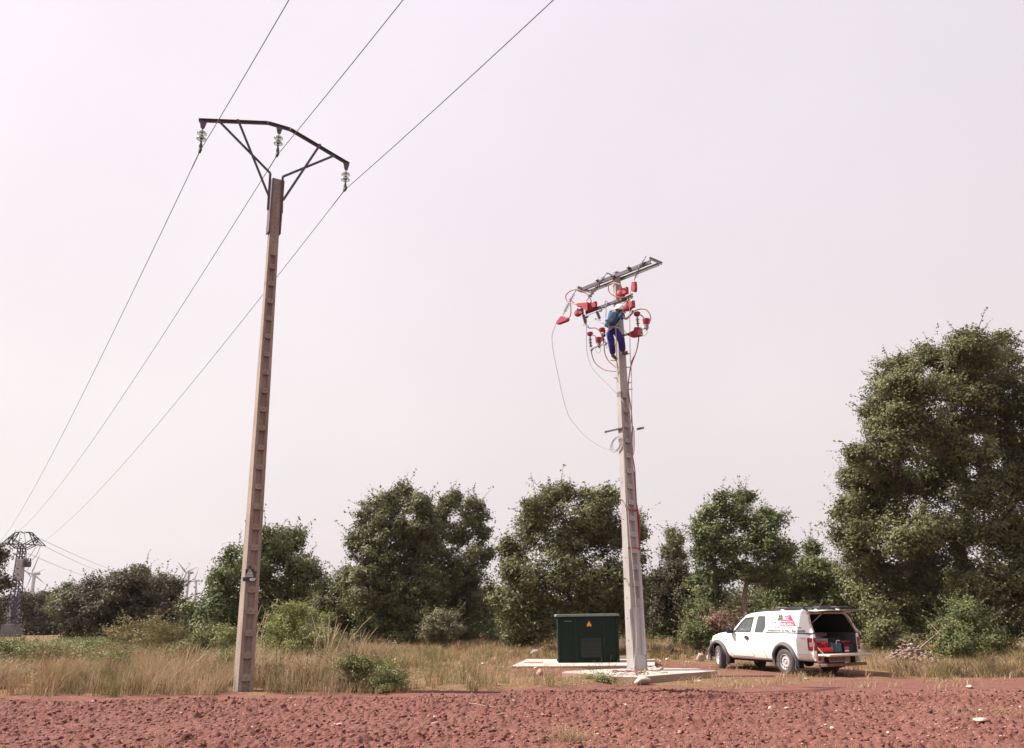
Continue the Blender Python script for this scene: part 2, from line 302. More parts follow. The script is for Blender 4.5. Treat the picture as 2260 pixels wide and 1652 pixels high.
def text(name, body, size, m, M4, parent, shear=0.0, extrude=.0015, align='LEFT', spacing=1.0, width=None, off=0.0):
    c = bpy.data.curves.new(name, 'FONT'); c.body = body; c.size = size; c.shear = shear; c.extrude = extrude; c.align_x = align; c.space_character = spacing; c.offset = off
    o = bpy.data.objects.new('tmp', c); ROOT.objects.link(o)
    dg = bpy.context.evaluated_depsgraph_get(); me = bpy.data.meshes.new_from_object(o.evaluated_get(dg))
    bpy.data.objects.remove(o)
    co = np.zeros(len(me.vertices)*3); me.vertices.foreach_get('co', co); co = co.reshape(-1, 3)
    if width: co[:, 0] *= width/(co[:, 0].max()-min(0, co[:, 0].min()))
    h = np.c_[co, np.ones(len(co))] @ np.array(M4).T
    me.vertices.foreach_set('co', h[:, :3].ravel().astype(np.float32)); me.materials.clear(); me.materials.append(m); me.name = name
    q = bpy.data.objects.new(name, me); ROOT.objects.link(q); q.parent = parent
    return q
def frame4(o, x, y):                                     # matrix from an origin and two in-plane unit vectors
    x = np.array(x, float); y = np.array(y, float); x /= np.linalg.norm(x); y /= np.linalg.norm(y); z = np.cross(x, y)
    m = np.eye(4); m[:3, 0] = x; m[:3, 1] = y; m[:3, 2] = z; m[:3, 3] = o; return m

# value noise on arrays
def vnoise(x, y, seed=0):
    xi = np.floor(x).astype(np.int64); yi = np.floor(y).astype(np.int64); fx = x-xi; fy = y-yi
    def h(a, b):
        n = (a*374761393 + b*668265263 + seed*1442695041) & 0x7fffffff
        n = ((n ^ (n >> 13))*1274126177) & 0x7fffffff; return ((n ^ (n >> 16)) & 0xffff)/65535.0
    sx = fx*fx*(3-2*fx); sy = fy*fy*(3-2*fy)
    return (h(xi, yi)*(1-sx)+h(xi+1, yi)*sx)*(1-sy)+(h(xi, yi+1)*(1-sx)+h(xi+1, yi+1)*sx)*sy
def fbm(x, y, oct=4, seed=0):
    s = 0; a = 1; t = 0
    for k in range(oct): s = s+a*(vnoise(x*2**k, y*2**k, seed+k)-.5); t += a; a *= .5
    return s/t
# ================================================================== GROUND
rng = np.random.default_rng(7)
_ep = [onz(*p) for p in ((-400, 1552), (0, 1547), (500, 1546), (900, 1538), (1100, 1533), (1400, 1518), (1650, 1532), (1900, 1528), (2260, 1524), (2600, 1522))]
EX = np.array([p[0] for p in _ep]); EY = np.array([p[1] for p in _ep])
def edge(x): return np.interp(x, EX, EY)+.55*fbm(x*.9+3, x*0+.5, 3, 91)+.15*fbm(x*5, x*0+2.5, 2, 92)
def relief(x, y):
    z = .05*fbm(x*.35, y*.35, 3, 5)
    bank = np.clip((y-edge(x))/1.2, 0, 1)*.06
    far = np.clip((y-45)/60, 0, 1)*np.clip((-x-10)/50, 0, 1)*.0
    fl = np.exp(-(((x-4)/6.5)**4+((y-26)/6.5)**4))
    return z*(1-.75*fl)+bank*(x < 2)+far
FX0, FX1, FY0, FY1 = -15., 17., 10.2, 20.9
def dirt_of(x, y):
    e = edge(x)
    d = np.clip(1-(y-e-.1)/1.9, 0, 1)*.95; d = np.where(y < e+.15, 1., d)
    d = np.maximum(d, np.clip(1.15-np.abs(((x-3.2)/4.6))**3-np.abs((y-26.8)/4.6)**3, 0, 1)*.78)            # bare earth round the pads
    d = np.maximum(d, np.clip((x-3.0)/3, 0, 1)*np.clip(1-(y-e-1.6)/1.0, 0, 1)*.95)                           # wheel track beside the field
    d = np.maximum(d, np.exp(-((x-1.5)/5)**2-((y-33.5)/1.8)**2)*.62)
    d = np.maximum(d, np.clip((x-6.0)/2, 0, 1)*np.clip(1-(y-e-2.6)/1.6, 0, 1)*.85)
    d = np.maximum(d, np.exp(-((x-7.4)/3.4)**4-((y-24.6)/3.2)**4)*.62)
    d = np.maximum(d, np.exp(-((x+2.2)/3.5)**2-((y-27)/5.)**2)*.50)
    d = np.maximum(d, .15)
    return d
# the large sheet
def axis(lo, hi, step, far, n):
    a = np.arange(lo, hi+1e-6, step); g = np.geomspace(step, far, n)
    return np.concatenate([(lo-np.cumsum(g))[::-1], a, hi+np.cumsum(g)])
gx = axis(-40, 34, .4, 300, 20); gy = axis(2, 62, .4, 300, 20)
gx = gx[(gx > -1390) & (gx < 1390)]; gy = gy[(gy > -85) & (gy < 1790)]
gx = np.concatenate([[-1390], gx, [1390]]); gy = np.concatenate([[-85], gy, [1790]])
X, Y_ = np.meshgrid(gx, gy, indexing='ij'); Zg = relief(X, Y_)
inside = (X > FX0+.5) & (X < FX1-.5) & (Y_ > FY0+.5) & (Y_ < FY1-.5); Zg = np.where(inside, Zg-.22, Zg)
v = np.stack([X, Y_, Zg], -1).reshape(-1, 3); q = grid_faces(len(gx), len(gy))
go = rawmesh('ground', v, q.ravel(), np.arange(len(q))*4, None, M['ground'], smooth=True, attrs={'dirt': dirt_of(v[:, 0], v[:, 1])}); tag(go, kind='structure')
# the ploughed field with its clods, real relief on a fine grid
st = .022
fx = np.arange(FX0, FX1, st); fy = np.arange(FY0, FY1, st); X, Y_ = np.meshgrid(fx, fy, indexing='ij')
Zf = relief(X, Y_)
rough = np.clip((edge(X)-Y_)/.35+.25, 0, 1)
tr_ = np.clip((X-3)/3, 0, 1)*np.clip(1-np.abs(Y_-edge(X)+.55)/.8, 0, 1)
rough = rough*(1-.6*tr_)*np.clip(.35+1.35*vnoise(X*.7+5, Y_*1.1, 77), .4, 1.35)
cl = np.zeros_like(Zf)
ncl = 80000
cx = rng.uniform(FX0, FX1, ncl); cy = rng.uniform(FY0, FY1, ncl); cr = .010+.060*rng.random(ncl)**6+.014*rng.random(ncl); asp = rng.uniform(.5, 1, ncl); an = rng.uniform(0, np.pi, ncl); hh = rng.uniform(.45, .95, ncl)
tx = rng.normal(0, .35, (ncl, 2))
for i in range(ncl):
    R = cr[i]*1.5; i0 = max(0, int((cx[i]-R-FX0)/st)); i1 = int((cx[i]+R-FX0)/st)+2; j0 = max(0, int((cy[i]-R-FY0)/st)); j1 = int((cy[i]+R-FY0)/st)+2
    dx = fx[i0:i1, None]-cx[i]; dy = fy[None, j0:j1]-cy[i]; c_, s_ = math.cos(an[i]), math.sin(an[i])
    u_ = (dx*c_+dy*s_)/cr[i]; v_ = (-dx*s_+dy*c_)/(cr[i]*asp[i]); d2 = u_*u_+v_*v_
    b_ = np.clip(1-d2**1.5, 0, 1)**.5*cr[i]*hh[i]*(1+tx[i, 0]*u_+tx[i, 1]*v_)
    sl = cl[i0:i1, j0:j1]; np.maximum(sl, b_[:sl.shape[0], :sl.shape[1]], out=sl)
Zf += rough*(.82*cl + .05*fbm(X*2.2, Y_*2.2, 3, 11) + .035*np.abs(fbm(X*8, Y_*8, 3, 21))*2+.030*fbm(X*26, Y_*26, 2, 23)) + rough*.022*np.sin(Y_*8.6+X*.12+1.5*fbm(X*.5, Y_*.8, 2, 13)) + .008*fbm(X*14, Y_*14, 3, 31)
v = np.stack([X, Y_, Zf], -1).reshape(-1, 3); q = grid_faces(len(fx), len(fy))
fo = rawmesh('ploughed_field', v, q.ravel(), np.arange(len(q))*4, None, M['ground'], smooth=False, attrs={'dirt': dirt_of(v[:, 0], v[:, 1])}); tag(fo, kind='structure')
def gz(x, y):
    if FX0 < x < FX1 and FY0 < y < FY1: return float(Zf[int((x-FX0)/st), int((y-FY0)/st)])
    return float(relief(np.array([x]), np.array([y]))[0])

# rock shapes
def ico(sub):
    import bmesh
    bm = bmesh.new(); bmesh.ops.create_icosphere(bm, subdivisions=sub, radius=1); v = np.array([p.co[:] for p in bm.verts]); f = np.array([[a.index for a in q.verts] for q in bm.faces]); bm.free(); return v, f
I1, I2, I3 = ico(1), ico(2), ico(3)
def rockverts(seed, sz, base=I3, sharp=.28):
    r = np.random.default_rng(seed); v = base[0].copy()
    for k in range(14):                                                    # cut facets
        n = r.normal(size=3); n /= np.linalg.norm(n); d = r.uniform(.5, .85); s_ = v@n; over = np.clip(s_-d, 0, None); v = v-over[:, None]*n*.92
    v *= 1+sharp*.25*r.normal(size=(len(v), 1))*.25
    return v*np.array(sz)
def rock(name, label, p, sz, seed, m='rock', rot=0., group=None, cat='stone', sink=.25):
    v = rockverts(seed, sz); c_, s_ = math.cos(rot), math.sin(rot); v = v@np.array([[c_, s_, 0], [-s_, c_, 0], [0, 0, 1]])
    z = gz(p[0], p[1]); f = I3[1]
    o = rawmesh(name, v, f.ravel(), np.arange(len(f))*3, None, M[m]); o.location = (p[0], p[1], z+sz[2]*(1-sink) if len(p) < 3 else p[2]+sz[2]*(1-sink))
    return tag(o, label, cat, group)
# loose clods lying on the furrows: one mass nobody could count
def clodmass(name, n, m, lo, hi, seed, xr=(FX0, FX1), dens=None):
    r = np.random.default_rng(seed); VV = []; FF = []
    x = r.uniform(xr[0], xr[1], n*2); y = r.uniform(FY0, 20.5, n*2); k = (y < edge(x)-.05-.2*r.random(n*2)); x = x[k][:n]; y = y[k][:n]
    s = lo+(hi-lo)*r.random(len(x))**3
    vb = [rockverts(1000+seed+j, (1, 1, .7), I1, .8) for j in range(24)]
    b = 0
    for i in range(len(x)):
        a = r.uniform(0, 6.28); c_, s_ = math.cos(a), math.sin(a); q_ = vb[i % 24]*s[i]*np.array([1, r.uniform(.6, 1), r.uniform(.6, 1)]); q_ = q_@np.array([[c_, s_, 0], [-s_, c_, 0], [0, 0, 1]])
        VV.append(q_+np.array([x[i], y[i], gz(x[i], y[i])+s[i]*.12])); FF.append(I1[1]+b); b += len(q_)
    V = np.concatenate(VV); Fq = np.concatenate(FF)
    return tag(rawmesh(name, V, Fq.ravel(), np.arange(len(Fq))*3, None, m), kind='stuff')
clodmass('soil_clods', 42000, M['clod'], .008, .060, 3)
clodmass('gravel', 12000, M['rock_pink'], .008, .034, 4)
clodmass('pale_flakes', 8000, M['flake'], .006, .026, 5)
clodmass('big_clods', 900, M['clod'], .03, .095, 6)

# stones one can pick out
def px2g(u, v): p = onz(u, v); return (p[0], p[1])
def wsz(u, v, wpx): return mpp(onz(u, v))*wpx/2
stone_list = [  # display px x, y, width px, height factor, label, material
 (2168, 1602, 36, .38, 'large pale flat stone near the right end of the ploughed field', 'rock'),
 (1838, 1618, 17, .6, 'rounded pale stone in the ploughed soil left of the big flat one', 'rock'),
 (1960, 1625, 9, .8, 'small pale stone just right of the rounded one in the ploughed soil', 'rock'),
 (1198, 1585, 13, .75, 'round pinkish stone in the middle of the ploughed field', 'rock_pink'),
 (960, 1600, 20, .45, 'flat pinkish stone lying in the ploughed field between the two poles', 'rock_pink'),
 (1132, 1557, 12, .5, 'small white wedge stone at the middle of the ploughed field near the verge', 'rock'),
 (1106, 1573, 12, .5, 'dull pink stone left of the round pinkish one', 'rock_pink'),
 (652, 1560, 13, .5, 'dusty pink stone on the soil to the right of the brown pole', 'rock_pink'),
 (748, 1606, 18, .4, 'wide flat reddish stone low in the ploughed field below the leafy bush', 'rock_pink'),
 (1380, 1560, 14, .5, 'pale stone on the soil in front of the new pole', 'rock'),
 (1500, 1618, 16, .55, 'pinkish stone near the bottom of the field in front of the concrete slab', 'rock_pink'),
 (1700, 1565, 16, .4, 'thin pale stone in the soil in front of the pickup cab', 'rock'),
 (1738, 1570, 13, .45, 'short pale stone beside the thin pale one in front of the pickup', 'rock'),
 (1852, 1577, 14, .5, 'pale stone in the soil in front of the pickup rear wheel', 'rock'),
 (2142, 1520, 22, .35, 'pale slab of stone beside the wheel track at the right', 'rock'),
 (555, 1612, 14, .5, 'pale stone low in the field under the brown pole', 'rock'),
 (204, 1555, 12, .6, 'upright pale stone at the left of the ploughed field', 'rock'),
 (1540, 1506, 16, .3, 'flat pale stone on the track below the concrete slab corner', 'rock'),
 (1780, 1500, 15, .3, 'flat pale stone in the dry grass beside the pickup rear wheel', 'rock'),
 (1102, 1520, 13, .5, 'pale stone sitting on the edge between verge and field', 'rock'),
]
for k, (u, v_, wd, hf, lab, m_) in enumerate(stone_list):
    s = wsz(u, v_, wd); rock('stone', lab, px2g(u, v_), (s, s*.7, s*hf*1.1), 200+k, m_, rot=k*.7)
r2 = np.random.default_rng(55)
k = 0
while k < 90:
    u, v_ = r2.uniform(0, 2260), r2.uniform(1545, 1652); p = px2g(u, v_)
    if p[1] > edge(p[0])-.1 or p[1] > 20.5: continue
    s = wsz(u, v_, r2.uniform(4, 10)); rock('field_stone', 'small pinkish stone half sunk in the ploughed red soil', p, (s, s*.75, s*.6), 400+k, 'rock_pink' if k % 3 else 'rock', rot=k, group='small stones scattered over the ploughed field'); k += 1
rock('boulder', 'big pinkish limestone block leaning on the front corner of the new concrete slab', px2g(1418, 1512), (.29, .2, .13), 31, 'rock', rot=.2)
rock('boulder', 'jagged pink boulder among weeds at the left end of the front slab', px2g(1192, 1498), (.15, .12, .12), 33, 'rock_pink', rot=.9)
rock('stone', 'pale stone standing on bare earth behind the green cabinet pad on the left', px2g(1182, 1453), (.20, .14, .16), 34, 'rock')
rock('boulder', 'pale long rock half hidden in the verge grass right of the brown pole', px2g(655, 1506), (.42, .25, .14), 35, 'rock')
for k, (u, v_, wd, lab) in enumerate([(1480, 1440, 18, 'rubble stone between cabinet and new pole'), (1745, 1455, 0, '')][:1]): rock('stone', lab, px2g(u, v_), (.2, .15, .2), 36, 'rubble')
for k, (u, v_, wd, h_, lab) in enumerate([
 (1546, 1449, 24, .9, 'pale boulder in the row left of the pickup front wheel, nearest the pole'),
 (1565, 1452, 16, .7, 'second boulder from the pole in the row beside the pickup front wheel'),
 (1583, 1447, 18, .7, 'pink boulder just in front of the pickup nose'),
 (2057, 1462, 30, .55, 'long pale boulder on the rubble heap beside the right hand bush'),
 (2040, 1482, 22, .9, 'whitish block at the foot of the rubble heap'),
 (1985, 1468, 20, .6, 'pink stone left of the rubble heap at its foot'),
 (2015, 1432, 26, .8, 'pale stone on top of the rubble heap'),
 (2035, 1445, 26, .6, 'brownish stone in the middle of the rubble heap'),
 (1997, 1447, 22, .6, 'grey stone at the left flank of the rubble heap'),
 (2062, 1440, 20, .7, 'dark stone at the right flank of the rubble heap'),
 (400, 1450, 40, .25, 'low row of pale stones in the verge left of the brown pole')]):
    p = px2g(u, v_+4) if v_ > 1450 else px2g(u, 1460); s = mpp((p[0], p[1], 0))*wd/2
    z = None if v_ > 1450 or k < 3 or k == 10 else (EYEP+ray(u, v_)*np.linalg.norm(np.array([p[0], p[1]]))/np.linalg.norm(ray(u, v_)[:2]))[2]
    rock('boulder', lab, (p[0], p[1]) if z is None else (p[0], p[1], z-s*.5), (s, s*.7, s*h_), 60+k, 'rubble' if k in (7, 8, 9) else 'rock', rot=k*.8)
r2 = np.random.default_rng(66)
for k in range(46):
    u, v_ = r2.uniform(860, 1235) if k < 30 else r2.uniform(1440, 1600), r2.uniform(1442, 1482) if k < 30 else r2.uniform(1448, 1470); p = px2g(u, v_); s = wsz(u, v_, r2.uniform(4, 11))
    rock('stone', 'small whitish stone on the bare earth around the cabinet pad', p, (s, s*.75, s*.6), 700+k, 'rock', rot=k, group='small whitish stones on the bare earth around the cabinet')
# heap of broken stone and dry stalks under the boulders
hp = px2g(2030, 1472); rr = np.random.default_rng(9); VV = []; FF = []; b = 0
for i in range(420):
    a, d = rr.uniform(0, 6.28), rr.random()**.6; x, y = hp[0]+math.cos(a)*d*1.0, hp[1]+.5+math.sin(a)*d*.8; z = gz(x, y)+.80*(1-d)*rr.uniform(.6, 1)
    s = rr.uniform(.03, .1); q_ = rockverts(i, (s, s*.7, s*.6), I1, .8); VV.append(q_+np.array([x, y, z])); FF.append(I1[1]+b); b += len(q_)
V = np.concatenate(VV); Fq = np.concatenate(FF); tag(rawmesh('rubble', V, Fq.ravel(), np.arange(len(Fq))*3, None, M['rubble']), kind='stuff')

# ================================================================== CONCRETE PADS
def C4(cx, cy): return ((2000+cx*.39823)/1.80531, (2380+cy*.39823)/1.80531)
def pad(name, label, pts, zt, zb, m):
    P = [onz(*C4(*p), zt) for p in pts]; mb = MB(); mb.prism([(p[0], p[1], zb) for p in P][::-1], (0, 0, zt-zb))
    o = mb.build(name, m, bevel=.012); return tag(o, label, 'concrete slab')
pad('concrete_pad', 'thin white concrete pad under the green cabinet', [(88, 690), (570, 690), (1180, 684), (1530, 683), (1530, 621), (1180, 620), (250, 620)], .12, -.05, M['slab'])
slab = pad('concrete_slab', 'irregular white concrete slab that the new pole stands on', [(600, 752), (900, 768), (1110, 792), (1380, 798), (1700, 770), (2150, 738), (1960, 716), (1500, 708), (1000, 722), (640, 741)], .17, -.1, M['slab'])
hp_ = [onz(*C4(*p), .123) for p in ((215, 660), (395, 660), (415, 650), (240, 650))]
tag(MB().prism([tuple(p) for p in hp_], (0, 0, .005)).build('iron_plate', M['rust']), 'dark rusty plate let into the left end of the cabinet pad', 'plate')

# ================================================================== GREEN CABINET
k0 = onz(*C4(567, 655), .12); k1 = onz(*C4(1185, 655), .12); k0[1] = k1[1] = (k0[1]+k1[1])/2
kz = ony(*C4(700, 180), k0[1])[2]; kw = k1[0]-k0[0]; KO = np.array([k0[0], k0[1], .12]); KH = kz-.12
kt = thing('electrical_cabinet', 'dark green electrical cabinet with louvred door on the pale pad', 'electrical cabinet', KO)
KD = 1.25
mb = MB(); mb.box(.02, kw-.02, .02, KD, 0.06, KH-.05); mb.build('body', M['kiosk'], kt, bevel=.01)
MB().box(-.01, kw+.01, -.02, KD+.02, 0, .075).build('plinth', M['kiosk'], kt, bevel=.01)
for nm, xa in (('corner_post', -.015), ('corner_post', kw-.065)):
    MB().box(xa, xa+.08, -.012, .09, .075, KH-.055).build(nm, M['kiosk'], kt, bevel=.012)
lid = MB(); lid.prism([(-.06, -.08, KH-.05), (kw+.06, -.08, KH-.05), (kw+.06, -.08, KH+.005), (kw+.03, -.08, KH+.03), (-.03, -.08, KH+.03), (-.06, -.08, KH+.005)][::-1], (0, KD+.16, 0)); lid.build('lid', M['kiosk_lid'], kt, bevel=.01)
def kx(cx): return (cx-567)/(1185-567)*kw
def kzz(cy): return (655-cy)/(655-180)*KH
dm = MB(); x0, x1, z0, z1 = kx(752), kx(1040), kzz(628), kzz(222)
dm.box(x0, x1, -.006, .03, z0, z1); door = dm.build('door', M['kiosk'], kt, bevel=.006)
fr = MB(); t_ = .02
for a in ((x0-t_, x0-.002, z0-t_, z1+t_), (x1+.002, x1+t_, z0-t_, z1+t_), (x0-.002, x1+.002, z1+.002, z1+t_), (x0-.002, x1+.002, z0-t_, z0-.002)): fr.box(a[0], a[1], .012, .022, a[2], a[3])
fr.build('door_gap', M['black'], kt)
lv = MB(); a0, a1, b0, b1 = kx(795), kx(1008), kzz(608), kzz(410)
lv.box(a0, a1, -.010, -.0085, b0, b1); lvb = lv.build('louvre', M['black'], door)
ls = MB(); n_ = 8
for i in range(n_):
    z = b0+(b1-b0)*(i+.5)/n_; ls.obox(((a0+a1)/2, -.022, z), ((a1-a0)/2, 0, 0), (0, .012, .012), (0, .002, -.002))
ls.build('slats', M['louvre'], door)
lf = MB()
for a in ((a0-.02, a0, b0-.02, b1+.02), (a1, a1+.02, b0-.02, b1+.02), (a0, a1, b1, b1+.02), (a0, a1, b0-.02, b0)): lf.box(a[0], a[1], -.03, -.007, a[2], a[3])
lf.build('louvre_frame', M['kiosk'], door)
s0, s1, c0, c1 = kx(866), kx(912), kzz(297), kzz(242); sy = -.0075
MB().prism([(s0, sy, c0), (s1, sy, c0), (s1, sy, c0+.05), ((s0+s1)/2, sy, c1), (s0, sy, c0+.05)], (0, -.004, 0)).build('warning_sign', M['yellow'], door)
xm = (s0+s1)/2; zc = (c0+c1)/2+.01; wn = MB(); y_ = sy-.0055
wn.prism([(xm+.008, y_, zc+.04), (xm-.018, y_, zc-.005), (xm-.003, y_, zc-.002), (xm-.010, y_, zc-.04), (xm+.02, y_, zc+.008), (xm+.004, y_, zc+.006)], (0, -.001, 0))
wn.box(s0+.015, s1-.015, y_-.001, y_, c0+.018, c0+.026); wn.box(s0+.03, s1-.03, y_-.001, y_, c0+.008, c0+.013); wn.build('sign_print', M['ink'], door)
MB().box(kx(632), kx(710), .013, .02, kzz(245), kzz(238)).build('maker_plate', M['kiosk_lid'], kt)
MB().box(x1-.03, x1-.015, -.035, -.006, (z0+z1)/2-.06, (z0+z1)/2+.06).build('handle', M['black'], door, bevel=.004)
# ================================================================== POLE WITH THE BENT CROSSARM (left)
def shaftrings(o, d, n, zs, wd, wn):                      # four-sided tapered shaft; d along the narrow face, n out of it
    mb = MB(); rings = []
    for z in zs:
        t = (z-zs[0])/(zs[-1]-zs[0]); a = (wd[0]+(wd[1]-wd[0])*t)/2; c = (wn[0]+(wn[1]-wn[0])*t)/2
        rings.append([np.array(o)+d*sa*a+n*sc*c+np.array([0, 0, z]) for sa, sc in ((-1, 1), (1, 1), (1, -1), (-1, -1))])
    vs = [p for r_ in rings for p in r_]; fs = []
    for i in range(len(rings)-1):
        for j in range(4): fs.append((i*4+j, i*4+(j+1) % 4, (i+1)*4+(j+1) % 4, (i+1)*4+j))
    fs.append((0, 1, 2, 3)); fs.append(tuple(len(vs)-4+j for j in range(4))[::-1]); mb.add(vs, fs); return mb
def hv_pole(parent, ztop, zstart, d, n, wd, wn, m, rec0, rec1, step, holes, m2=None, lean=0.0):
    # shaft with a recessed ladder face: two flanges and a web, rungs (ridges) left across the recess
    def dims(z): t = (z-zstart)/(ztop-zstart); return wd[0]+(wd[1]-wd[0])*t, wn[0]+(wn[1]-wn[0])*t
    mb = MB(); rd = .07
    def sec(z, full):
        a, c = dims(z); fl = a*.24
        if full: pts = [(-a/2, c/2), (-a/2+fl, c/2), (-a/2+fl+.001, c/2), (a/2-fl-.001, c/2), (a/2-fl, c/2), (a/2, c/2), (a/2, -c/2), (-a/2, -c/2)]
        else: pts = [(-a/2, c/2), (-a/2+fl, c/2), (-a/2+fl+.03, c/2-rd), (a/2-fl-.03, c/2-rd), (a/2-fl, c/2), (a/2, c/2), (a/2, -c/2), (-a/2, -c/2)]
        return [d*p+n*q+np.array([lean*z/ztop, 0, z]) for p, q in pts]
    seq = [(zstart, True)]; z = rec0; ledges = []
    while z < rec1:
        z2 = min(z+step, rec1)
        seq += [(z, True), (z+.05, False), (z2-.13, False), (z2-.12, True)]; ledges.append(z2-.06); z = z2
    seq.append((ztop, True)); vs = []; fs = []
    for zz, f_ in seq: vs += sec(zz, f_)
    for i in range(len(seq)-1):
        for j in range(8): fs.append((i*8+j, i*8+(j+1) % 8, (i+1)*8+(j+1) % 8, (i+1)*8+j))
    fs.append(tuple(range(8))); fs.append(tuple(len(vs)-8+j for j in range(8))[::-1]); mb.add(vs, fs)
    sh = mb.build('shaft', m, parent, bevel=.008, seg=1)
    lm = MB(); hm = MB()
    for z in ledges:
        a, c = dims(z); w_ = a*.30; o = n*(c/2)+np.array([lean*z/ztop, 0, z])
        lm = MB(); lm.prism([o-d*w_+np.array([0, 0, .055]), o-d*w_+np.array([0, 0, -.05]), o+np.array([0, 0, -.065]), o+d*w_+np.array([0, 0, -.05]), o+d*w_+np.array([0, 0, .055])], n*.022); lm.build('rung', m2 or m, parent)
        hm.lathe(o+n*.0225+np.array([0, 0, .0]), n, [(.013, 0), (.013, .002)], 8)
    for z in holes:
        a, c = dims(z); ln = np.array([lean*z/ztop, 0, z]); hm.lathe(n*(c/2-.001)+ln, n, [(.014, 0), (.014, .0035)], 8); hm.lathe(-d*(a/2-.001)+n*c*.12+ln, -d, [(.014, 0), (.014, .0035)], 8)
    hm.build('bolt_holes', M['hole'], parent)
    return dims
ang = math.radians(32.7); d1 = np.array([math.cos(ang), math.sin(ang), 0]); n1 = np.array([math.sin(ang), -math.cos(ang), 0]); up = np.array([0, 0, 1.])
b1_ = onz(530, 1532); P1 = np.array([b1_[0], b1_[1]+.18, 0]); Z1 = ony(610, 398, P1[1])[2]
lp = thing('power_pole', 'tall weathered brown concrete pole with bent steel crossarm carrying three wires', 'power pole', P1)
rec1 = 11.3
dims1 = hv_pole(lp, Z1, -.3, d1, n1, (.36, .24), (.47, .15), M['old_concrete'], -.1, rec1, .50*1.0, [rec1+.12+.15*i for i in range(int((Z1-rec1-.2)/.15))], lean=-.11)
# crossarm: planar, in the vertical plane through the pole parallel to d1
def LP(u, v_, off=0.): return onplane(u, v_, P1+n1*off, n1)-P1
def C1(cx, cy): return ((740+cx*.30973)/1.80531, (420+cy*.30973)/1.80531)
arm = [LP(*C1(*p)) for p in ((172, 196), (640, 215), (1062, 232), (1345, 315), (1700, 530), (2100, 762))]
ca = MB()
for a, b in ((0, 2), (2, 3), (3, 5)): ca.angle(arm[a], arm[b], .085, up=(0, 0, 1), t=.009)
ca.build('crossarm', M['steel_mauve'], lp)
def brace(pts, w=.075, off=.0):
    q_ = MB(); P = [LP(*C1(*p))+n1*off for p in pts]
    for a, b in zip(P[:-1], P[1:]): q_.bar(a, b, .012, w, up=n1) ; q_.bar(a+n1*.02, b+n1*.02, w*.9, .010, up=n1)
    q_.build('brace', M['steel_mauve'], lp)
brace([(412, 212), (1080, 890), (1078, 905), (1048, 1360)], off=.05)
brace([(652, 212), (1052, 1205)], off=.12)
brace([(1900, 662), (1238, 935), (1225, 1400)], off=.05)
brace([(1712, 530), (1232, 1250)], off=.12)
for sx in (-1, 1):
    cp = MB(); a, c = dims1(Z1-.9); cp.obox(d1*sx*(a/2+.03)+up*(Z1-.86)+np.array([-.10, 0, 0]), d1*.016, n1*(c/2+.05), up*.82); cp.build('clamp_plate', M['steel_mauve'], lp)
HANG = []
for (tx_, ty_, bx, by) in ((225, 215, 195, 590), (1205, 285, 1190, 645), (2065, 755, 2040, 1085)):
    T = LP(*C1(tx_, ty_)); Lz = T[2]-LP(*C1(bx, by))[2]; T = T+n1*.0
    mb = MB(); mb.prism([T+d1*.10+up*.02, T-d1*.10+up*.02, T-d1*.05-up*.20, T+d1*.0-up*.24, T+d1*.05-up*.20], n1*.012); hb = mb.build('hanger_plate', M['steel_mauve'], lp)
    z_ = -.22; mb = MB(); mb.lathe(T+up*z_, -up, [(.012, 0), (.012, .04), (.035, .05), (.042, .10), (.03, .13)], 12); mb.lathe(T+up*(z_-.20), -up, [(.045, 0), (.03, .07), (.042, .09), (.035, .12)], 12)
    ih0 = mb.build('insulator_fitting', M['galv_dark'], lp, smooth=True); mb = MB(); mb.lathe(T+up*(z_-.37), -up, [(.03, 0), (.02, .05), (.035, .07), (.05, .16), (.03, .24)], 10); mb.obox(T+up*(Lz*-1+.02), n1*.09, d1*.03, up*.045)
    mb.build('wire_clamp', M['galv_dark'], lp, smooth=True); ih = ih0
    for dz in (.10, .27):
        g_ = MB(); c_ = T+up*(z_-dz); g_.lathe(c_, -up, [(.04, -.03), (.09, -.01), (.125, .03), (.128, .05), (.118, .052), (.10, .03), (.085, .05), (.075, .03), (.06, .05), (.03, .03)], 24); g_.build('glass_disc', M['glass_ins'], ih, smooth=True)
    HANG.append(P1+T-up*Lz)
# warning plate and number board
def C6(cx, cy): return ((850+cx*.38760)/1.80531, (2180+cy*.38760)/1.80531)
def LF(cx, cy, off=.0): z_g = 2.9; a, c = dims1(z_g); return onplane(*C6(cx, cy), P1+n1*(c/2+off), n1)-P1
sg = MB().prism([LF(*p, .035) for p in ((330, 228), (365, 228), (365, 195), (390, 195), (390, 228), (420, 230), (418, 312), (328, 312))], n1*.004).build('warning_sign', M['ink'], lp)
MB().prism([LF(*p, .0405) for p in ((376, 222), (408, 282), (340, 282))][::-1], n1*.003).build('triangle', M['paint_pale'], sg)
MB().prism([LF(*p, .0405) for p in ((334, 286), (410, 286), (410, 309), (334, 309))][::-1], n1*.003).build('caption_panel', M['paint_pale'], sg)
bl = MB().prism([LF(*p, .0445) for p in ((380, 232), (366, 258), (374, 258), (369, 277), (386, 252), (377, 252))], n1*.001); bl.prism([LF(*p, .0445) for p in ((338, 296), (406, 296), (406, 298), (338, 298))][::-1], n1*.001); bl.build('sign_print', M['ink'], sg)
nb = MB().prism([LF(*p, .05) for p in ((302, 312), (438, 318), (436, 345), (430, 358), (302, 354))], n1*.01).build('number_board', M['ink'], lp)
p0 = LF(370, 348, .062); text('number', '407', (LF(370, 318)-LF(370, 352))[2]*1.15, M['white'], frame4(p0, d1, up), nb, width=np.linalg.norm(LF(435, 348)-LF(370, 348)), off=.004)
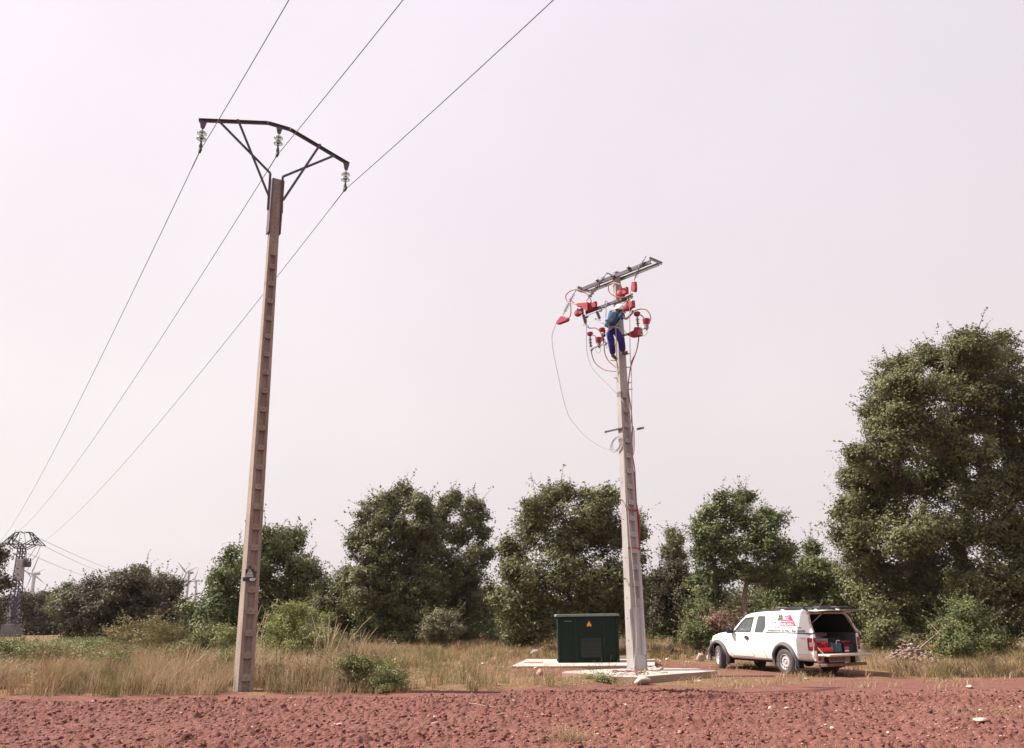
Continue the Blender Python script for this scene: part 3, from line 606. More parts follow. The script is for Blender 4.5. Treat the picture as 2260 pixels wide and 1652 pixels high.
a, c = dims1(6.0); MB().prism([(-d1*(a/2+.002)+n1*(-.06)+up*6.0), (-d1*(a/2+.002)+n1*.06+up*6.0), (-d1*(a/2+.002)+up*6.2)], -d1*.003).build('sticker', M['paint_pale'], lp)

# ================================================================== FAR LATTICE PYLON
TY = 93.0; tb = ony(30, 1408, TY); tb[2] = 0; TT = ony(52, 1177, TY); TP = np.array([ony(38, 1400, TY)[0], TY, 0.])
tw = thing('lattice_pylon', 'distant lattice steel pylon with arched top at the left edge', 'pylon', TP)
def C5(cx, cy): return ((cx*.35398)/1.80531, (2080+cy*.35398)/1.80531)
def TW(cx, cy): return ony(*C5(cx, cy), TY)-TP
zt = TW(250, 258)[2]; mb = MB(); B = .52; A_ = .27
bc = np.array([TW(125, 1290)[0], 0, 0]); tcn_ = np.array([TW(250, 258)[0], 0, zt])
def leg(sx, sy, t): w_ = B+(A_-B)*t; return bc+(tcn_-bc)*t+np.array([sx*w_, sy*w_, 0])
for sx in (-1, 1):
    for sy in (-1, 1): mb.bar(leg(sx, sy, 0), leg(sx, sy, 1), .09, .09)
K = 17
for i in range(K):
    t0, t1 = i/K, (i+1)/K
    for (s1_, s2_) in (((-1, -1), (1, -1)), ((-1, 1), (1, 1)), ((-1, -1), (-1, 1)), ((1, -1), (1, 1))):
        mb.bar(leg(*s1_, t0), leg(*s2_, t1), .05, .05); mb.bar(leg(*s2_, t0), leg(*s1_, t1), .05, .05)
mb.build('tower', M['tower_steel'], tw)
ca = MB(); dep = np.array([0, .33, 0])
for s_ in (-1, 1):
    o_ = dep*s_; P = lambda x, y: TW(x, y)+o_
    for a, b in (((30, 255), (195, 120)), ((195, 120), (345, 120)), ((345, 120), (492, 268)), ((30, 250), (240, 252)), ((270, 252), (492, 268)), ((115, 178), (240, 252)), ((195, 120), (110, 252)), ((415, 182), (290, 250)), ((345, 120), (400, 255)), ((130, 260), (215, 310)), ((400, 258), (285, 310)), ((115, 178), (130, 250)), ((415, 182), (395, 250))):
        ca.bar(P(*a), P(*b), .085, .085)
for q_ in ((195, 120), (345, 120), (115, 178), (415, 182), (110, 252), (400, 255), (130, 255)): ca.bar(TW(*q_)-dep, TW(*q_)+dep, .08, .08)
ca.build('crossarm', M['tower_steel'], tw)
for q_ in ((265, 118), (40, 262), (485, 268), (80, 268), (455, 262), (305, 128)):
    MB().lathe(TW(*q_)-dep*1.2, (0, -1, 0), [(.05, 0), (.14, .1), (.05, .15), (.14, .25), (.05, .4)], 8).build('insulator', M['glass_ins'], tw)
tf = MB(); c_ = TW(275, 545); tf.obox(c_+np.array([0, -.9, 0]), (.34, 0, 0), (0, .3, 0), (0, 0, 1.1)); tf.build('switchgear_box', M['galv'], tw, bevel=.03)
tf = MB(); c_ = TW(345, 482); tf.obox(c_+np.array([0, -.6, 0]), (.3, 0, 0), (0, .2, 0), (0, 0, .3)); tf.bar(TW(255, 500)+np.array([0, -.5, 0]), TW(360, 498)+np.array([0, -.6, 0]), .12, .08)
for x in (325, 345, 372): tf.lathe(TW(x, 465)+np.array([0, -.6, 0]), up, [(.06, 0), (.12, .1), (.05, .15), (.12, .25), (.05, .3), (.1, .4), (.04, .5)], 6)
tf.build('bushings', M['galv_dark'], tw)
j = MB()
for pts in ([(42, 270), (75, 330), (130, 385), (195, 420)], [(80, 270), (100, 330), (140, 375), (190, 402)], [(440, 290), (400, 350), (345, 425)], [(490, 280), (450, 370), (400, 430), (372, 445)], [(310, 140), (322, 220), (330, 300), (335, 420)], [(265, 140), (250, 200), (245, 245)], [(255, 610), (250, 800), (215, 1180)], [(360, 500), (350, 540), (310, 555)], [(275, 430), (300, 395), (330, 420), (330, 450)]):
    j.tube(spline([TW(*p)+np.array([0, -.6, 0]) for p in pts], 5), .028, 5)
j.build('jumper_cables', M['galv_dark'], tw)
MB().obox(TW(150, 1035)+np.array([0, -.85, 0]), (.2, 0, 0), (0, .02, 0), (0, 0, .3)).build('sign_plate', M['galv'], tw)
f_ = MB(); f_.obox(TW(128, 1196)+np.array([0, -.1, 0]), (.68, 0, 0), (0, .7, 0), (0, 0, .42)); f_.build('guard_box', M['box_grey'], tw, bevel=.03); MB().obox(bc+up*.35, (.72, 0, 0), (0, .72, 0), (0, 0, .5)).build('foundation', M['box_grey'], tw)

# ================================================================== OVERHEAD WIRES
def sagwire(a, b, sag, n=40):
    t = np.linspace(0, 1, n); a = np.array(a); b = np.array(b); return [a+(b-a)*k+np.array([0, 0, -4*sag*k*(1-k)]) for k in t]
ends = [TP+TW(40, 262)+np.array([0, -1, 0]), TP+TW(265, 118)+np.array([0, -1, 0]), TP+TW(485, 268)+np.array([0, -1, 0])]
tops = [(648, 0), (910, 0), (1243, 0)]
dirn = np.array([math.sin(ang), -math.cos(ang), 0.])
nm_ = ['left', 'middle', 'right']
for i in range(3):
    mb = MB(); h = HANG[i]; mb.tube(sagwire(h, ends[i], 1.35), .0105, 5)
    mb.tube([h+(ends[i]-h)*.0, h+(np.array(sagwire(h, ends[i], 1.35)[1])-h)*.4], .014, 6)
    far = h+dirn*55; far[2] = h[2]-2.2; mb.tube(sagwire(h, far, 1.1, 30), .0105, 5)
    o = mb.build('overhead_wire', M['wire'])
    tag(o, ['overhead wire hung from the left end of the brown pole crossarm', 'overhead wire hung under the middle of the brown pole crossarm', 'overhead wire hung from the right end of the brown pole crossarm'][i], 'power line')
for i, (a, pts, b) in enumerate([((430, 180), None, (1500, 565)), ((497, 272), None, (1290, 552)), ((290, 345), None, (1190, 618))]):
    A3 = TP+TW(*a); u, v_ = C5(*b); B3 = ony(u, v_, 230.); mb = MB(); mb.tube(sagwire(A3, A3+(B3-A3)*1.7, 1.2, 30), .022, 4)
    tag(mb.build('overhead_wire', M['wire']), ['topmost faint distant wire running right from the lattice pylon', 'middle faint distant wire running right from the lattice pylon', 'lowest faint distant wire running right from the lattice pylon'][i], 'power line')

# ================================================================== WIND TURBINES
def turbine(label, hub, blades, hy, yaw=.5):
    H = ony(*hub, hy); s = mpp(H); t = thing('wind_turbine', label, 'wind turbine', (H[0], H[1], 0), group='wind turbines on the horizon'); H = np.array([0, 0, H[2]])
    MB().lathe((0, 0, -5), up, [(2.2, 0), (1.3, H[2]+4)], 12).build('tower', M['turbine'], t, smooth=True)
    MB().obox(H+np.array([1.5, 1.5, .6]), (3.2, 2.2, 0), (-.9, 1.2, 0), (0, 0, 1.6)).build('nacelle', M['turbine'], t, bevel=.5)
    MB().lathe(H+np.array([-2.2, -2.6, .6]), (-.6, -.7, 0), [(1.6, 0), (1.4, 1), (.6, 2)], 10).build('hub', M['turbine'], t, smooth=True)
    o = H+np.array([-2.6, -3.0, .6])
    for (bx, by) in blades:
        e = np.array([bx*s, 0, -by*s]); L = np.linalg.norm(e); e /= L; c = np.cross(e, (0, 1, 0)); mb = MB()
        mb.add([o+e*L*k+c*w_+np.array([0, yy, 0]) for k, ww in ((0, .9), (.18, 1.7), (.6, 1.0), (1, .25)) for w_, yy in ((-ww*.4, 0), (0, -ww*.28), (ww, 0), (0, ww*.28))],
               [(i*4+j_, i*4+(j_+1) % 4, (i+1)*4+(j_+1) % 4, (i+1)*4+j_) for i in range(3) for j_ in range(4)]+[(0, 1, 2, 3), (12, 13, 14, 15)])
        mb.build('blade', M['turbine'], t)
def C5r(cx, cy): return C5(cx, cy)
def bl_(h, *ts): return [((t[0]-h[0])*.19607, (t[1]-h[1])*.19607) for t in ts]
h = (2127, 578); turbine('nearer wind turbine standing alone in the gap left of the brown pole', C5(*h), bl_(h, (2020, 455), (2250, 520), (2060, 760)), 1150)
h = (2212, 668); turbine('farther small wind turbine just right of the nearer one by the brown pole', C5(*h), bl_(h, (2250, 525), (2090, 692), (2260, 800)), 1500)
h = (395, 590); turbine('wind turbine directly behind the lattice pylon on its right', C5(*h), bl_(h, (455, 370), (552, 700), (270, 545)), 1100)
h = (375, 618); turbine('faint wind turbine half hidden behind the one beside the lattice pylon', C5(*h), bl_(h, (520, 540), (300, 550), (330, 780)), 1500)
h = (1490, 640); turbine('wind turbine mostly hidden behind the dark bushes with one blade above them', C5(*h), bl_(h, (1345, 568), (1600, 560), (1530, 780)), 1300)
# ================================================================== NEW POLE WITH THE LINEMAN (right)
ang2 = math.radians(-48.0); d2 = np.array([math.cos(ang2), math.sin(ang2), 0]); n2 = np.array([-math.sin(ang2)*-1, math.cos(ang2), 0])
n2 = np.array([-.743, -.669, 0])                          # out of the sunlit broad side; the ladder face looks along d2
b2_ = onz(1408, 1480, .17); P2 = np.array([b2_[0], b2_[1]+.1, .17]); Z2 = ony(1364, 606, P2[1])[2]
rp_ = thing('utility_pole', 'new pale concrete pole with red covered fittings that the lineman is working on', 'utility pole', P2)
dims2 = hv_pole(rp_, Z2-.17, -.2, n2, d2, (.60, .25), (.25, .11), M['new_concrete'], 1.9, 7.9, .46, [8.1+.16*i for i in range(int((Z2-8.6)/.16))])
def C2(cx, cy): return ((2150+cx*.30270)/1.80531, (980+cy*.30270)/1.80531)
def C8(cx, cy): return ((2340+cx*.36327)/1.80531, (1400+cy*.36327)/1.80531)
def PL(cx, cy, off=0.): return onplane(*C2(cx, cy), P2+n2*off, n2)-P2
def PM(cx, cy, off=0.): return onplane(*C8(cx, cy), P2+n2*off, n2)-P2
FO = .16
# main crossarm: two parallel channels with end plates
q = MB(); A, Bq = PL(560, 605, FO), PL(1470, 180, FO); Bq[2] = A[2] = (A[2]+Bq[2])/2
def channel(mb, a, b, w, h, outn, t=.010):
    mb.obox((a+b)/2+outn*(w/2), (b-a)/2, outn*t/2, up*h/2); mb.obox((a+b)/2+up*(h/2-t/2)-outn*.001, (b-a)/2, outn*(w/2-t/2), up*t/2); mb.obox((a+b)/2-up*(h/2-t/2)-outn*.001, (b-a)/2, outn*(w/2-t/2), up*t/2)
channel(q, A, Bq, .06, .115, n2); q.build('crossarm', M['galv_dark'], rp_)
q = MB(); A3, B3 = A-n2*.30+d2*.05, Bq-n2*.30+d2*.05; channel(q, A3, B3, .06, .10, -n2); q.build('crossarm', M['galv'], rp_)
for nm, c, L in (('end_plate', A-n2*.13-d2*.06, .29), ('end_plate', Bq-n2*.15+d2*.04, .31)):
    MB().obox(c+up*.085, n2*L, d2*.035, up*.012).obox(c+up*.045, n2*L, d2*.008, up*.035).build(nm, M['galv'], rp_)
for f_ in (.25, .70):
    MB().obox(A+(Bq-A)*f_-n2*.05+up*.085, n2*.16, d2*.05, up*.014).obox(A+(Bq-A)*f_+n2*.08+up*.12, n2*.006, d2*.05, up*.05).build('spacer_plate', M['galv'], rp_)
cp_ = MB(); cp_.lathe(up*(Z2-.17), up, [(.12, 0), (.12, .05), (.06, .10)], 12); cp_.build('pole_cap', mat('blue_cap', (.16, .22, .36), .6, col2=(.2, .26, .4)), rp_, smooth=True)
# lower crossarm
q = MB(); A2, B2 = PL(612, 895, FO), PL(1228, 640, FO); A2[2] = B2[2] = (A2[2]+B2[2])/2; channel(q, A2, B2, .06, .09, n2); q.build('crossarm', M['galv_dark'], rp_)
q = MB(); channel(q, PL(1000, 770, -FO), PL(1150, 715, -FO), .04, .05, -n2); q.build('bracket', M['galv'], rp_)
q = MB(); channel(q, PL(1000, 770, FO)-n2*.0+up*-.1, PL(1225, 680, FO)+up*-.0, .03, .04, n2); q.build('bracket', M['galv'], rp_)
# polymer strings: a rod with thorn-like sheds
def string_(pts, r=.045, nn=14, name='insulator_string', par=None, rod=.012):
    mb = MB(); P = [np.array(p) for p in spline(pts, 8)]; seg = np.cumsum([0]+[np.linalg.norm(P[i+1]-P[i]) for i in range(len(P)-1)]); L = seg[-1]
    prof_pts = []; rad = []
    def at(s): i = min(np.searchsorted(seg, s, side='right')-1, len(P)-2); return P[i]+(P[i+1]-P[i])*((s-seg[i])/(seg[i+1]-seg[i]))
    m0, m1 = L*.12, L*.88
    prof_pts.append(at(0)); rad.append(rod)
    for k in range(nn):
        s = m0+(m1-m0)*(k+.5)/nn; ds = (m1-m0)/nn
        for o_, r_ in ((-.20, rod), (-.06, r*(1 if k % 2 else .7)), (.04, r*(1 if k % 2 else .7)), (.16, rod)): prof_pts.append(at(s+o_*ds)); rad.append(r_)
    prof_pts.append(at(L*.999)); rad.append(rod)
    mb.tube(prof_pts, rad, 10); return mb.build(name, M['poly_ins'], par or rp_)
string_([PL(478, 588, FO+.1), PL(395, 740, FO+.12), PL(308, 912, FO+.12)], .075, 15)
string_([PL(885, 362, FO+.15), PL(750, 545, FO+.15), PL(615, 730, FO+.12)], .075, 15)
string_([PL(1395, 150, FO+.05), PL(1310, 300, FO+.08), PL(1240, 462, FO+.1)], .08, 15)
string_([PL(745, 850, FO+.08), PL(772, 910, FO+.08), PL(795, 972, FO+.08)], .055, 8)
string_([PL(568, 885, FO+.08), PL(588, 955, FO+.08), PL(612, 1040, FO+.08)], .06, 9)
string_([PL(1150, 680, FO+.05), PL(1172, 715, FO+.05), PL(1182, 760, FO+.05)], .035, 3)
for pts, k in (([(1283, 925), (1290, 990), (1298, 1075)], 5), ([(664, 1185), (668, 1260), (678, 1350)], 6), ([(828, 1150), (836, 1215), (848, 1290)], 5)):
    string_([PL(*p, .05) for p in pts], .06, k, 'surge_arrester', rod=.02)
# red insulating covers
def cover(poly, off, th, name='insulating_cover', bevel=.015):
    P = [PL(*p, off) for p in poly]; return MB().prism(P, -n2*th).build(name, M['red_cover'], rp_, bevel=bevel)
cover([(483, 750), (605, 738), (625, 738), (634, 848), (606, 862), (560, 808), (490, 800)], FO+.24, .16)
cover([(272, 925), (300, 918), (362, 948), (352, 985), (238, 1030), (212, 1030), (214, 1003)], FO+.2, .14)
cover([(1210, 470), (1250, 466), (1256, 560), (1245, 605), (1200, 595), (1196, 555)], FO+.18, .12)
cover([(1155, 1150), (1232, 1112), (1246, 1070), (1300, 1066), (1318, 1175), (1250, 1190), (1195, 1200), (1155, 1182)], .12, .18)
def cutcover(cx, cy, s, off, tilt=0):
    c = PL(cx, cy, off); ax = d2*.55+n2*.75+up*.25; ax /= np.linalg.norm(ax); r = .155*s
    mb = MB(); mb.lathe(c-ax*.07*s-d2*.06*s, ax, [(r*.6, 0), (r*.95, .03), (r, .07), (r*.9, .12*s), (r*.45, .15*s)], 16); a = mb.build('insulating_cover', M['red_cover'], rp_, smooth=True)
    MB().obox(c+d2*.11*s+up*.03*s, d2*.10*s, n2*.06*s, up*.12*s).build('cover_block', M['red_cover'], a, bevel=.02)
    MB().tube([c-d2*.05*s+up*.08*s, c-d2*.07*s+up*.20*s], .035*s, 8).build('cable_sleeve', M['red_cover'], a)
    return a
cutcover(695, 800, .85, FO+.06); cutcover(520, 885, .82, FO+.12); cutcover(1095, 620, .95, FO+.06); cutcover(1180, 800, .95, FO+.1)
def cap(cx, cy, s=1., off=.05, h=1.):
    c = PL(cx, cy, off); MB().lathe(c-up*.05*s*h, up, [(.045*s, 0), (.085*s, .03*h), (.095*s, .10*s*h), (.06*s, .125*s*h)], 14).build('pin_cover', M['red_cover'], rp_, smooth=True)
cap(1283, 905, 1.1); cap(664, 1168, 1.05); cap(822, 1112, 1.05)
for (cx, cy) in ((1403, 1000), (777, 1245)):
    c = PL(cx, cy, .05); MB().lathe(c-up*.08, up, [(.085, 0), (.10, .05), (.11, .16), (.095, .17)], 14).build('bushing_cover', M['red_cover'], rp_, smooth=True)
    MB().lathe(c-up*.22, up, [(.05, 0), (.07, .02), (.055, .04), (.07, .06), (.055, .08), (.07, .10), (.06, .15)], 12).build('cable_termination', M['galv'], rp_, smooth=True)
# brackets of the arresters
def strap(pts, w, h, off=.05, m='galv', name='bracket'):
    mb = MB(); P = [PL(*p, off) for p in pts]
    for a, b in zip(P[:-1], P[1:]): mb.bar(a, b, w, h)
    mb.build(name, M[m], rp_, bevel=.006)
strap([(680, 1362), (705, 1340), (850, 1285), (905, 1262), (1010, 1250)], .05, .07)
strap([(672, 1352), (690, 1372)], .09, .1); strap([(850, 1300), (868, 1275)], .1, .12); strap([(770, 1300), (790, 1345)], .05, .05)
strap([(1100, 1180), (1160, 1165)], .04, .06, 0, 'galv_dark'); strap([(1290, 1130), (1318, 1105), (1335, 1088), (1400, 1082), (1412, 1110)], .05, .07)
strap([(1300, 1110), (1318, 1140)], .1, .12); strap([(1212, 650), (1218, 690), (1165, 690)], .03, .05, FO); strap([(1395, 150), (1388, 135)], .04, .05, FO)
strap([(570, 1040), (590, 1030), (610, 1045), (640, 1062)], .035, .06, FO+.05); strap([(730, 970), (760, 960), (780, 985), (835, 1020)], .035, .06, FO+.05)
strap([(590, 940), (620, 945), (640, 930)], .03, .05, FO, 'galv_dark'); strap([(785, 860), (810, 862), (815, 835)], .03, .05, FO, 'galv_dark')
strap([(885, 360), (905, 365), (985, 400)], .05, .05, FO+.06, 'galv_dark', 'arm'); strap([(478, 575), (530, 600), (600, 615)], .05, .05, FO+.05, 'galv_dark', 'arm')
# cables: part of the pole's fittings
def cable(pts, r, m, name, off=.1, fn=PL, n=7, mb=None):
    P = spline([fn(*p, (off if len(p) < 3 else p[2])) if len(p) < 3 else fn(p[0], p[1], p[2]) for p in pts], n)
    return MB().tube(P, r, 7).build(name, M[m], rp_, smooth=True)
R_ = .017
for pts, off in (([(485, 775), (370, 735), (345, 660), (400, 600), (480, 580), (570, 600), (640, 655), (680, 730)], FO+.3), ([(402, 695), (408, 760), (412, 840), (405, 920), (360, 972)], FO+.28), ([(402, 695), (425, 730), (468, 768)], FO+.28),
    ([(1060, 512), (990, 490), (920, 510), (905, 570), (945, 640), (1070, 682), (1150, 665), (1220, 630)], FO+.22), ([(1060, 512), (1075, 535), (1085, 560)], FO+.2),
    ([(1250, 858), (1310, 838), (1390, 838), (1440, 885), (1462, 950), (1440, 1030)], .15), ([(1310, 902), (1355, 930), (1388, 985)], .08),
    ([(625, 1062), (660, 1085), (740, 1085), (800, 1140), (822, 1220), (805, 1258)], .14), ([(690, 1172), (730, 1190), (768, 1232)], .08),
    ([(680, 1370), (690, 1440), (730, 1540), (810, 1610), (880, 1640), (1005, 1655)], .05), ([(848, 1310), (860, 1420), (910, 1520), (1015, 1612)], .05)):
    cable(pts, R_, 'red_cable', 'red_cable', off)
for pts in ([(740, 1340), (742, 1380), (770, 1415), (800, 1385), (798, 1345)], [(870, 1295), (880, 1345), (905, 1320), (900, 1280)], [(1325, 1130), (1340, 1170), (1375, 1185), (1412, 1150), (1415, 1115)], [(635, 920), (700, 890), (740, 875), (800, 855), (860, 815)], [(1115, 1110), (1130, 1145), (1160, 1155)]):
    cable(pts, .008, 'greywire', 'earth_wire', .12)
# bundle down the right edge of the pole
cable([(1305, 1180), (1300, 1260), (1270, 1400), (1220, 1510), (1188, 1640)], R_, 'red_cable', 'red_cable', -.12)
def low(pts, r, m, name, off=-.24): 
    P = spline([PM(p[0], p[1], off) for p in pts], 7); return MB().tube(P, r, 7).build(name, M[m], rp_, smooth=True)
low([(535, 10), (480, 165), (456, 300), (450, 420), (468, 560), (485, 680), (492, 830), (485, 1030), (497, 1150), (520, 1290), (528, 1450), (538, 1660)], R_, 'red_cable', 'red_cable')
low([(448, 400), (455, 520), (462, 640), (470, 760), (478, 850)], .012, 'red_cover', 'red_cable')
def CM(cx, cy): return ((1900+cx*.66372)/1.80531, (1880+cy*.66372)/1.80531)
def PN(cx, cy, off=-.27): return onplane(*CM(cx, cy), P2+n2*off, n2)-P2
for pts, r, m_ in (([(946, 0), (954, 120), (958, 200), (966, 330), (972, 420), (976, 480)], .02, 'red_cable'), ([(958, 190), (968, 250), (975, 320), (976, 400), (978, 470)], .018, 'red_cover'), ([(962, 200), (966, 300), (974, 380)], .02, 'red_cover')):
    MB().tube(spline([PN(*p) for p in pts], 6), r, 7).build('red_cable', M[m_], rp_, smooth=True)
MB().prism([PN(978, 545, -.06), PN(985, 548, -.06), PN(1019, 1098, -.06), PN(1003, 1098, -.06)], n2*.06).build('cable_guard', M['grey_paint'], rp_)
# red tape rings, step bolts, lower bracket
def dimz(cx, cy): z = PN(cx, cy)[2]; return z, dims2(z)
for cy in (241, 469):
    z, (a, c) = dimz(930, cy); mb = MB()
    mb.obox(d2*(c/2+.004)+up*z, d2*.003, n2*(a/2+.004), up*.02); mb.obox(d2*(c/2+.004)+up*(z+.035), d2*.003, n2*(a/2+.004), up*.006); mb.obox(n2*-(a/2+.004)+up*z, n2*.003, d2*(c/2+.004), up*.02); mb.build('red_tape', M['red_cover'], rp_)
for cx, cy in ((875, 190), (905, 648)):
    p = PN(cx, cy); z = p[2]; a, c = dims2(z); o = n2*(a/2)-d2*.02+up*z; MB().tube([o, o+n2*.10, o+n2*.10+up*.0], .012, 6).obox(o+n2*.10, n2*.01, d2*.025, up*.025).build('step_bolt', M['galv_dark'], rp_)
q = MB()
for cx, cy in ((877, 82), (886, 300), (898, 528), (910, 762), (913, 880), (918, 1010)):
    p = PN(cx, cy); z = p[2]; a, c = dims2(z); q.lathe(n2*(a/2-.001)-d2*.02+up*z, n2, [(.016, 0), (.016, .004)], 8)
q.build('bolt_holes', M['hole'], rp_)
b_ = PM(355, 875)[2]; aa, cc = dims2(b_)
q = MB(); channel(q, d2*-(.50)+n2*(aa/2+.03)+up*b_, d2*(.12)+n2*(aa/2+.03)+up*b_, .04, .045, n2); q.lathe(d2*-.53+n2*(aa/2+.03)+up*(b_), -d2, [(.035, 0), (.035, .04)], 10); q.build('cable_bracket', M['galv_dark'], rp_)
q = MB(); channel(q, d2*(.28)-n2*(aa/2+.03)+up*b_, d2*(.50)-n2*(aa/2+.03)+up*b_, .04, .06, -n2); q.lathe(d2*.50-n2*(aa/2+.03)+up*b_, d2, [(.035, 0), (.035, .04)], 10); q.build('cable_bracket', M['galv'], rp_)
for cx, cy, L in ((330, 122, .16), (345, 312, .08)):
    z = PM(cx, cy)[2]; a, c = dims2(z); MB().tube([n2*(a/2)-d2*c*.3+up*z, n2*(a/2+L)-d2*(c*.3+L*.6)+up*z], .012, 6).build('step_bolt', M['galv_dark'], rp_)
for cx, cy in ((440, 150), (430, 400), (450, 322)):
    z = PM(cx, cy)[2]; a, c = dims2(z); MB().tube([-n2*(a/2)+d2*c*.3+up*z, -n2*(a/2+.1)+d2*(c*.3+.12)+up*z], .013, 6).build('cable_clip', M['galv_dark'], rp_)
# step plates at the feet of the lineman
# grey steel guard sheet over the foot of the pole
g = [onplane(*C4(*p), P2+n2*.0+d2*.16, d2*.8+n2*.2)-P2 for p in ((1275, 118), (1285, 104), (1372, 104), (1382, 118), (1448, 738), (1315, 735))]
pn_ = np.cross(g[2]-g[0], g[4]-g[0]); pn_ /= np.linalg.norm(pn_)
t = thing('guard_sheet', 'tall grey steel sheet leaning against the foot of the new pole', 'sheet metal', P2)
MB().prism(g, pn_*.012).build('sheet', M['grey_paint'], t)
sc_ = MB()
for cx, cy in ((1326, 118), (1366, 522)): sc_.lathe(onplane(*C4(cx, cy), P2+d2*.185, d2*.8+n2*.2)-P2, d2*.9+n2*.2, [(.012, 0), (.012, .004)], 8)
sc_.build('screws', M['hole'], t)
# ------------------------------------------------ loose lines and ropes around the pole (world coordinates)
def wline(name, label, pts, r, m, cat):
    o = MB().tube(spline(pts, 8), r, 6).build(name, M[m], smooth=True); return tag(o, label, cat)
def W2(cx, cy, off=0.): return PL(cx, cy, off)+P2
def W8(cx, cy, off=0.): return PM(cx, cy, off)+P2
def WD(u, v_, off=0.): return onplane(u, v_, P2+n2*off, n2)
wline('line_wire', 'thin grey wire looping in a wide arc from the lowest red cover to the pole', [W2(212, 1035, FO+.1), W2(165, 1180), W2(172, 1330), W2(205, 1520), WD(1250, 905), WD(1275, 945), WD(1300, 970), WD(1335, 990), WD(1366, 994, .14)], .009, 'greywire', 'wire')
wline('line_wire', 'thin grey wire falling from the lower crossarm and crossing the pole shaft', [W2(617, 900, FO), W2(617, 1150, FO), W2(625, 1400, .12), W2(665, 1550, .15), W2(720, 1645, .2), W8(180, 320, .25), W8(270, 410, .3), W8(345, 490, .3), W8(420, 590, .3), W8(462, 660, -.1), W8(472, 720, -.1)], .009, 'greywire', 'wire')
wline('hand_line', 'straight pale hand line hanging down the right side of the new pole', [W2(1195, 600, FO+.2), W2(1186, 760, FO+.2), W2(1190, 1300, FO+.1), W2(1203, 1640, .1), W8(478, 100, .1), W8(487, 420, .0), W8(486, 640, -.05), W8(478, 800, -.1)], .011, 'rope', 'rope')
wline('climbing_rope', 'pale rope hanging from the lineman along the sunlit side of the pole to the slab', [W2(1003, 1065, .62), W2(1008, 1250, .45), W2(1015, 1500, .3), W2(1030, 1640, .2), W8(345, 330, .16), W8(368, 600, .17), W8(382, 830, .24), W8(388, 900, .22), np.array(PN(905, 200, .2))+P2, np.array(PN(925, 450, .26))+P2, np.array(PN(948, 700, .30))+P2, np.array(PN(957, 830, .3))+P2, onplane(*C4(1343, 200), P2+d2*.22, d2), onplane(*C4(1345, 480), P2+d2*.24, d2), onplane(*C4(1325, 640), P2+d2*.26, d2), onz(*C4(1322, 735), .24)], .011, 'rope', 'rope')
co = [onz(*C4(x, y), .24) for x, y in ((1322, 735), (1335, 758), (1400, 755), (1438, 740), (1420, 722), (1370, 735), (1330, 750), (1290, 742), (1250, 735), (1200, 745), (1150, 735), (1100, 742), (1130, 752), (1200, 738), (1260, 748), (1330, 740), (1380, 750), (1410, 730))]
wline('rope_coil', 'untidy brown rope lying on the slab at the foot of the pole', co, .016, 'rust', 'rope')
co = [onz(*C4(x, y), z) for x, y, z in ((1450, 700, .26), (1490, 712, .25), (1530, 700, .3), (1560, 722, .25), (1600, 708, .3), (1610, 715, .25), (1570, 735, .24), (1500, 728, .26), (1470, 735, .24))]
wline('cable_offcut', 'crumpled pale cable offcuts on the slab just right of the pole foot', co, .022, 'rope', 'cable')
# coiled wire hung on the lower bracket: two hanks
hk = []
for cx0, rx, ry in ((500, 16, 160), (506, 12, 145), (494, 10, 150)):
    for k in range(13): a_ = 2*math.pi*k/12; hk.append(W8(cx0+rx*math.sin(a_), 985-ry*math.cos(a_), -.16))
wline('wire_hank', 'long narrow hank of pale wire hung on the right end of the lower bracket', hk, .009, 'rope', 'wire coil')
hk = []
for rx, ry in ((62, 70), (50, 62), (38, 52)):
    for k in range(13): a_ = 2*math.pi*k/12; hk.append(W8(300+rx*math.sin(a_)+(45-20*math.cos(a_))*.6-10, 1012-ry*math.cos(a_)-rx*math.sin(a_)*.9+10, .25))
wline('wire_hank', 'loose oval loops of thin wire hung against the left side of the pole', hk, .008, 'greywire', 'wire coil')
wline('lanyard', 'grey lanyard hooked over the lower crossarm and clipped to the lineman harness', [W2(870, 950, .45), W2(875, 850, .35), W2(872, 830, .32), W2(862, 780, .28), W2(862, 740, .24), W2(878, 728, .22), W2(893, 745, .22), W2(888, 775, .26), W2(875, 820, .3)], .013, 'harness', 'lanyard')

# ================================================================== THE LINEMAN
PB = P2+n2*.42                                             # he hangs against the sunlit side of the pole
def J(cx, cy, off=.30): return onplane(*C2(cx, cy), P2+np.array([0, -1, 0])*off, (0, -1, 0))-P2
per = thing('person', 'lineman in blue shirt, navy trousers and white helmet clinging to the new pole', 'person', P2)
def skin(name, verts, edges, radii, m, parent, root=0, sub=2):
    me = bpy.data.meshes.new(name); me.from_pydata([tuple(v) for v in verts], edges, []); o = bpy.data.objects.new(name, me); ROOT.objects.link(o); o.parent = parent
    s = o.modifiers.new('skin', 'SKIN'); s.use_smooth_shade = True
    for i, v in enumerate(me.skin_vertices[0].data): v.radius = radii[i] if hasattr(radii[i], '__len__') else (radii[i], radii[i]); v.use_root = (i == root)
    ss = o.modifiers.new('sub', 'SUBSURF'); ss.levels = sub; ss.render_levels = sub; me.materials.append(m); return o
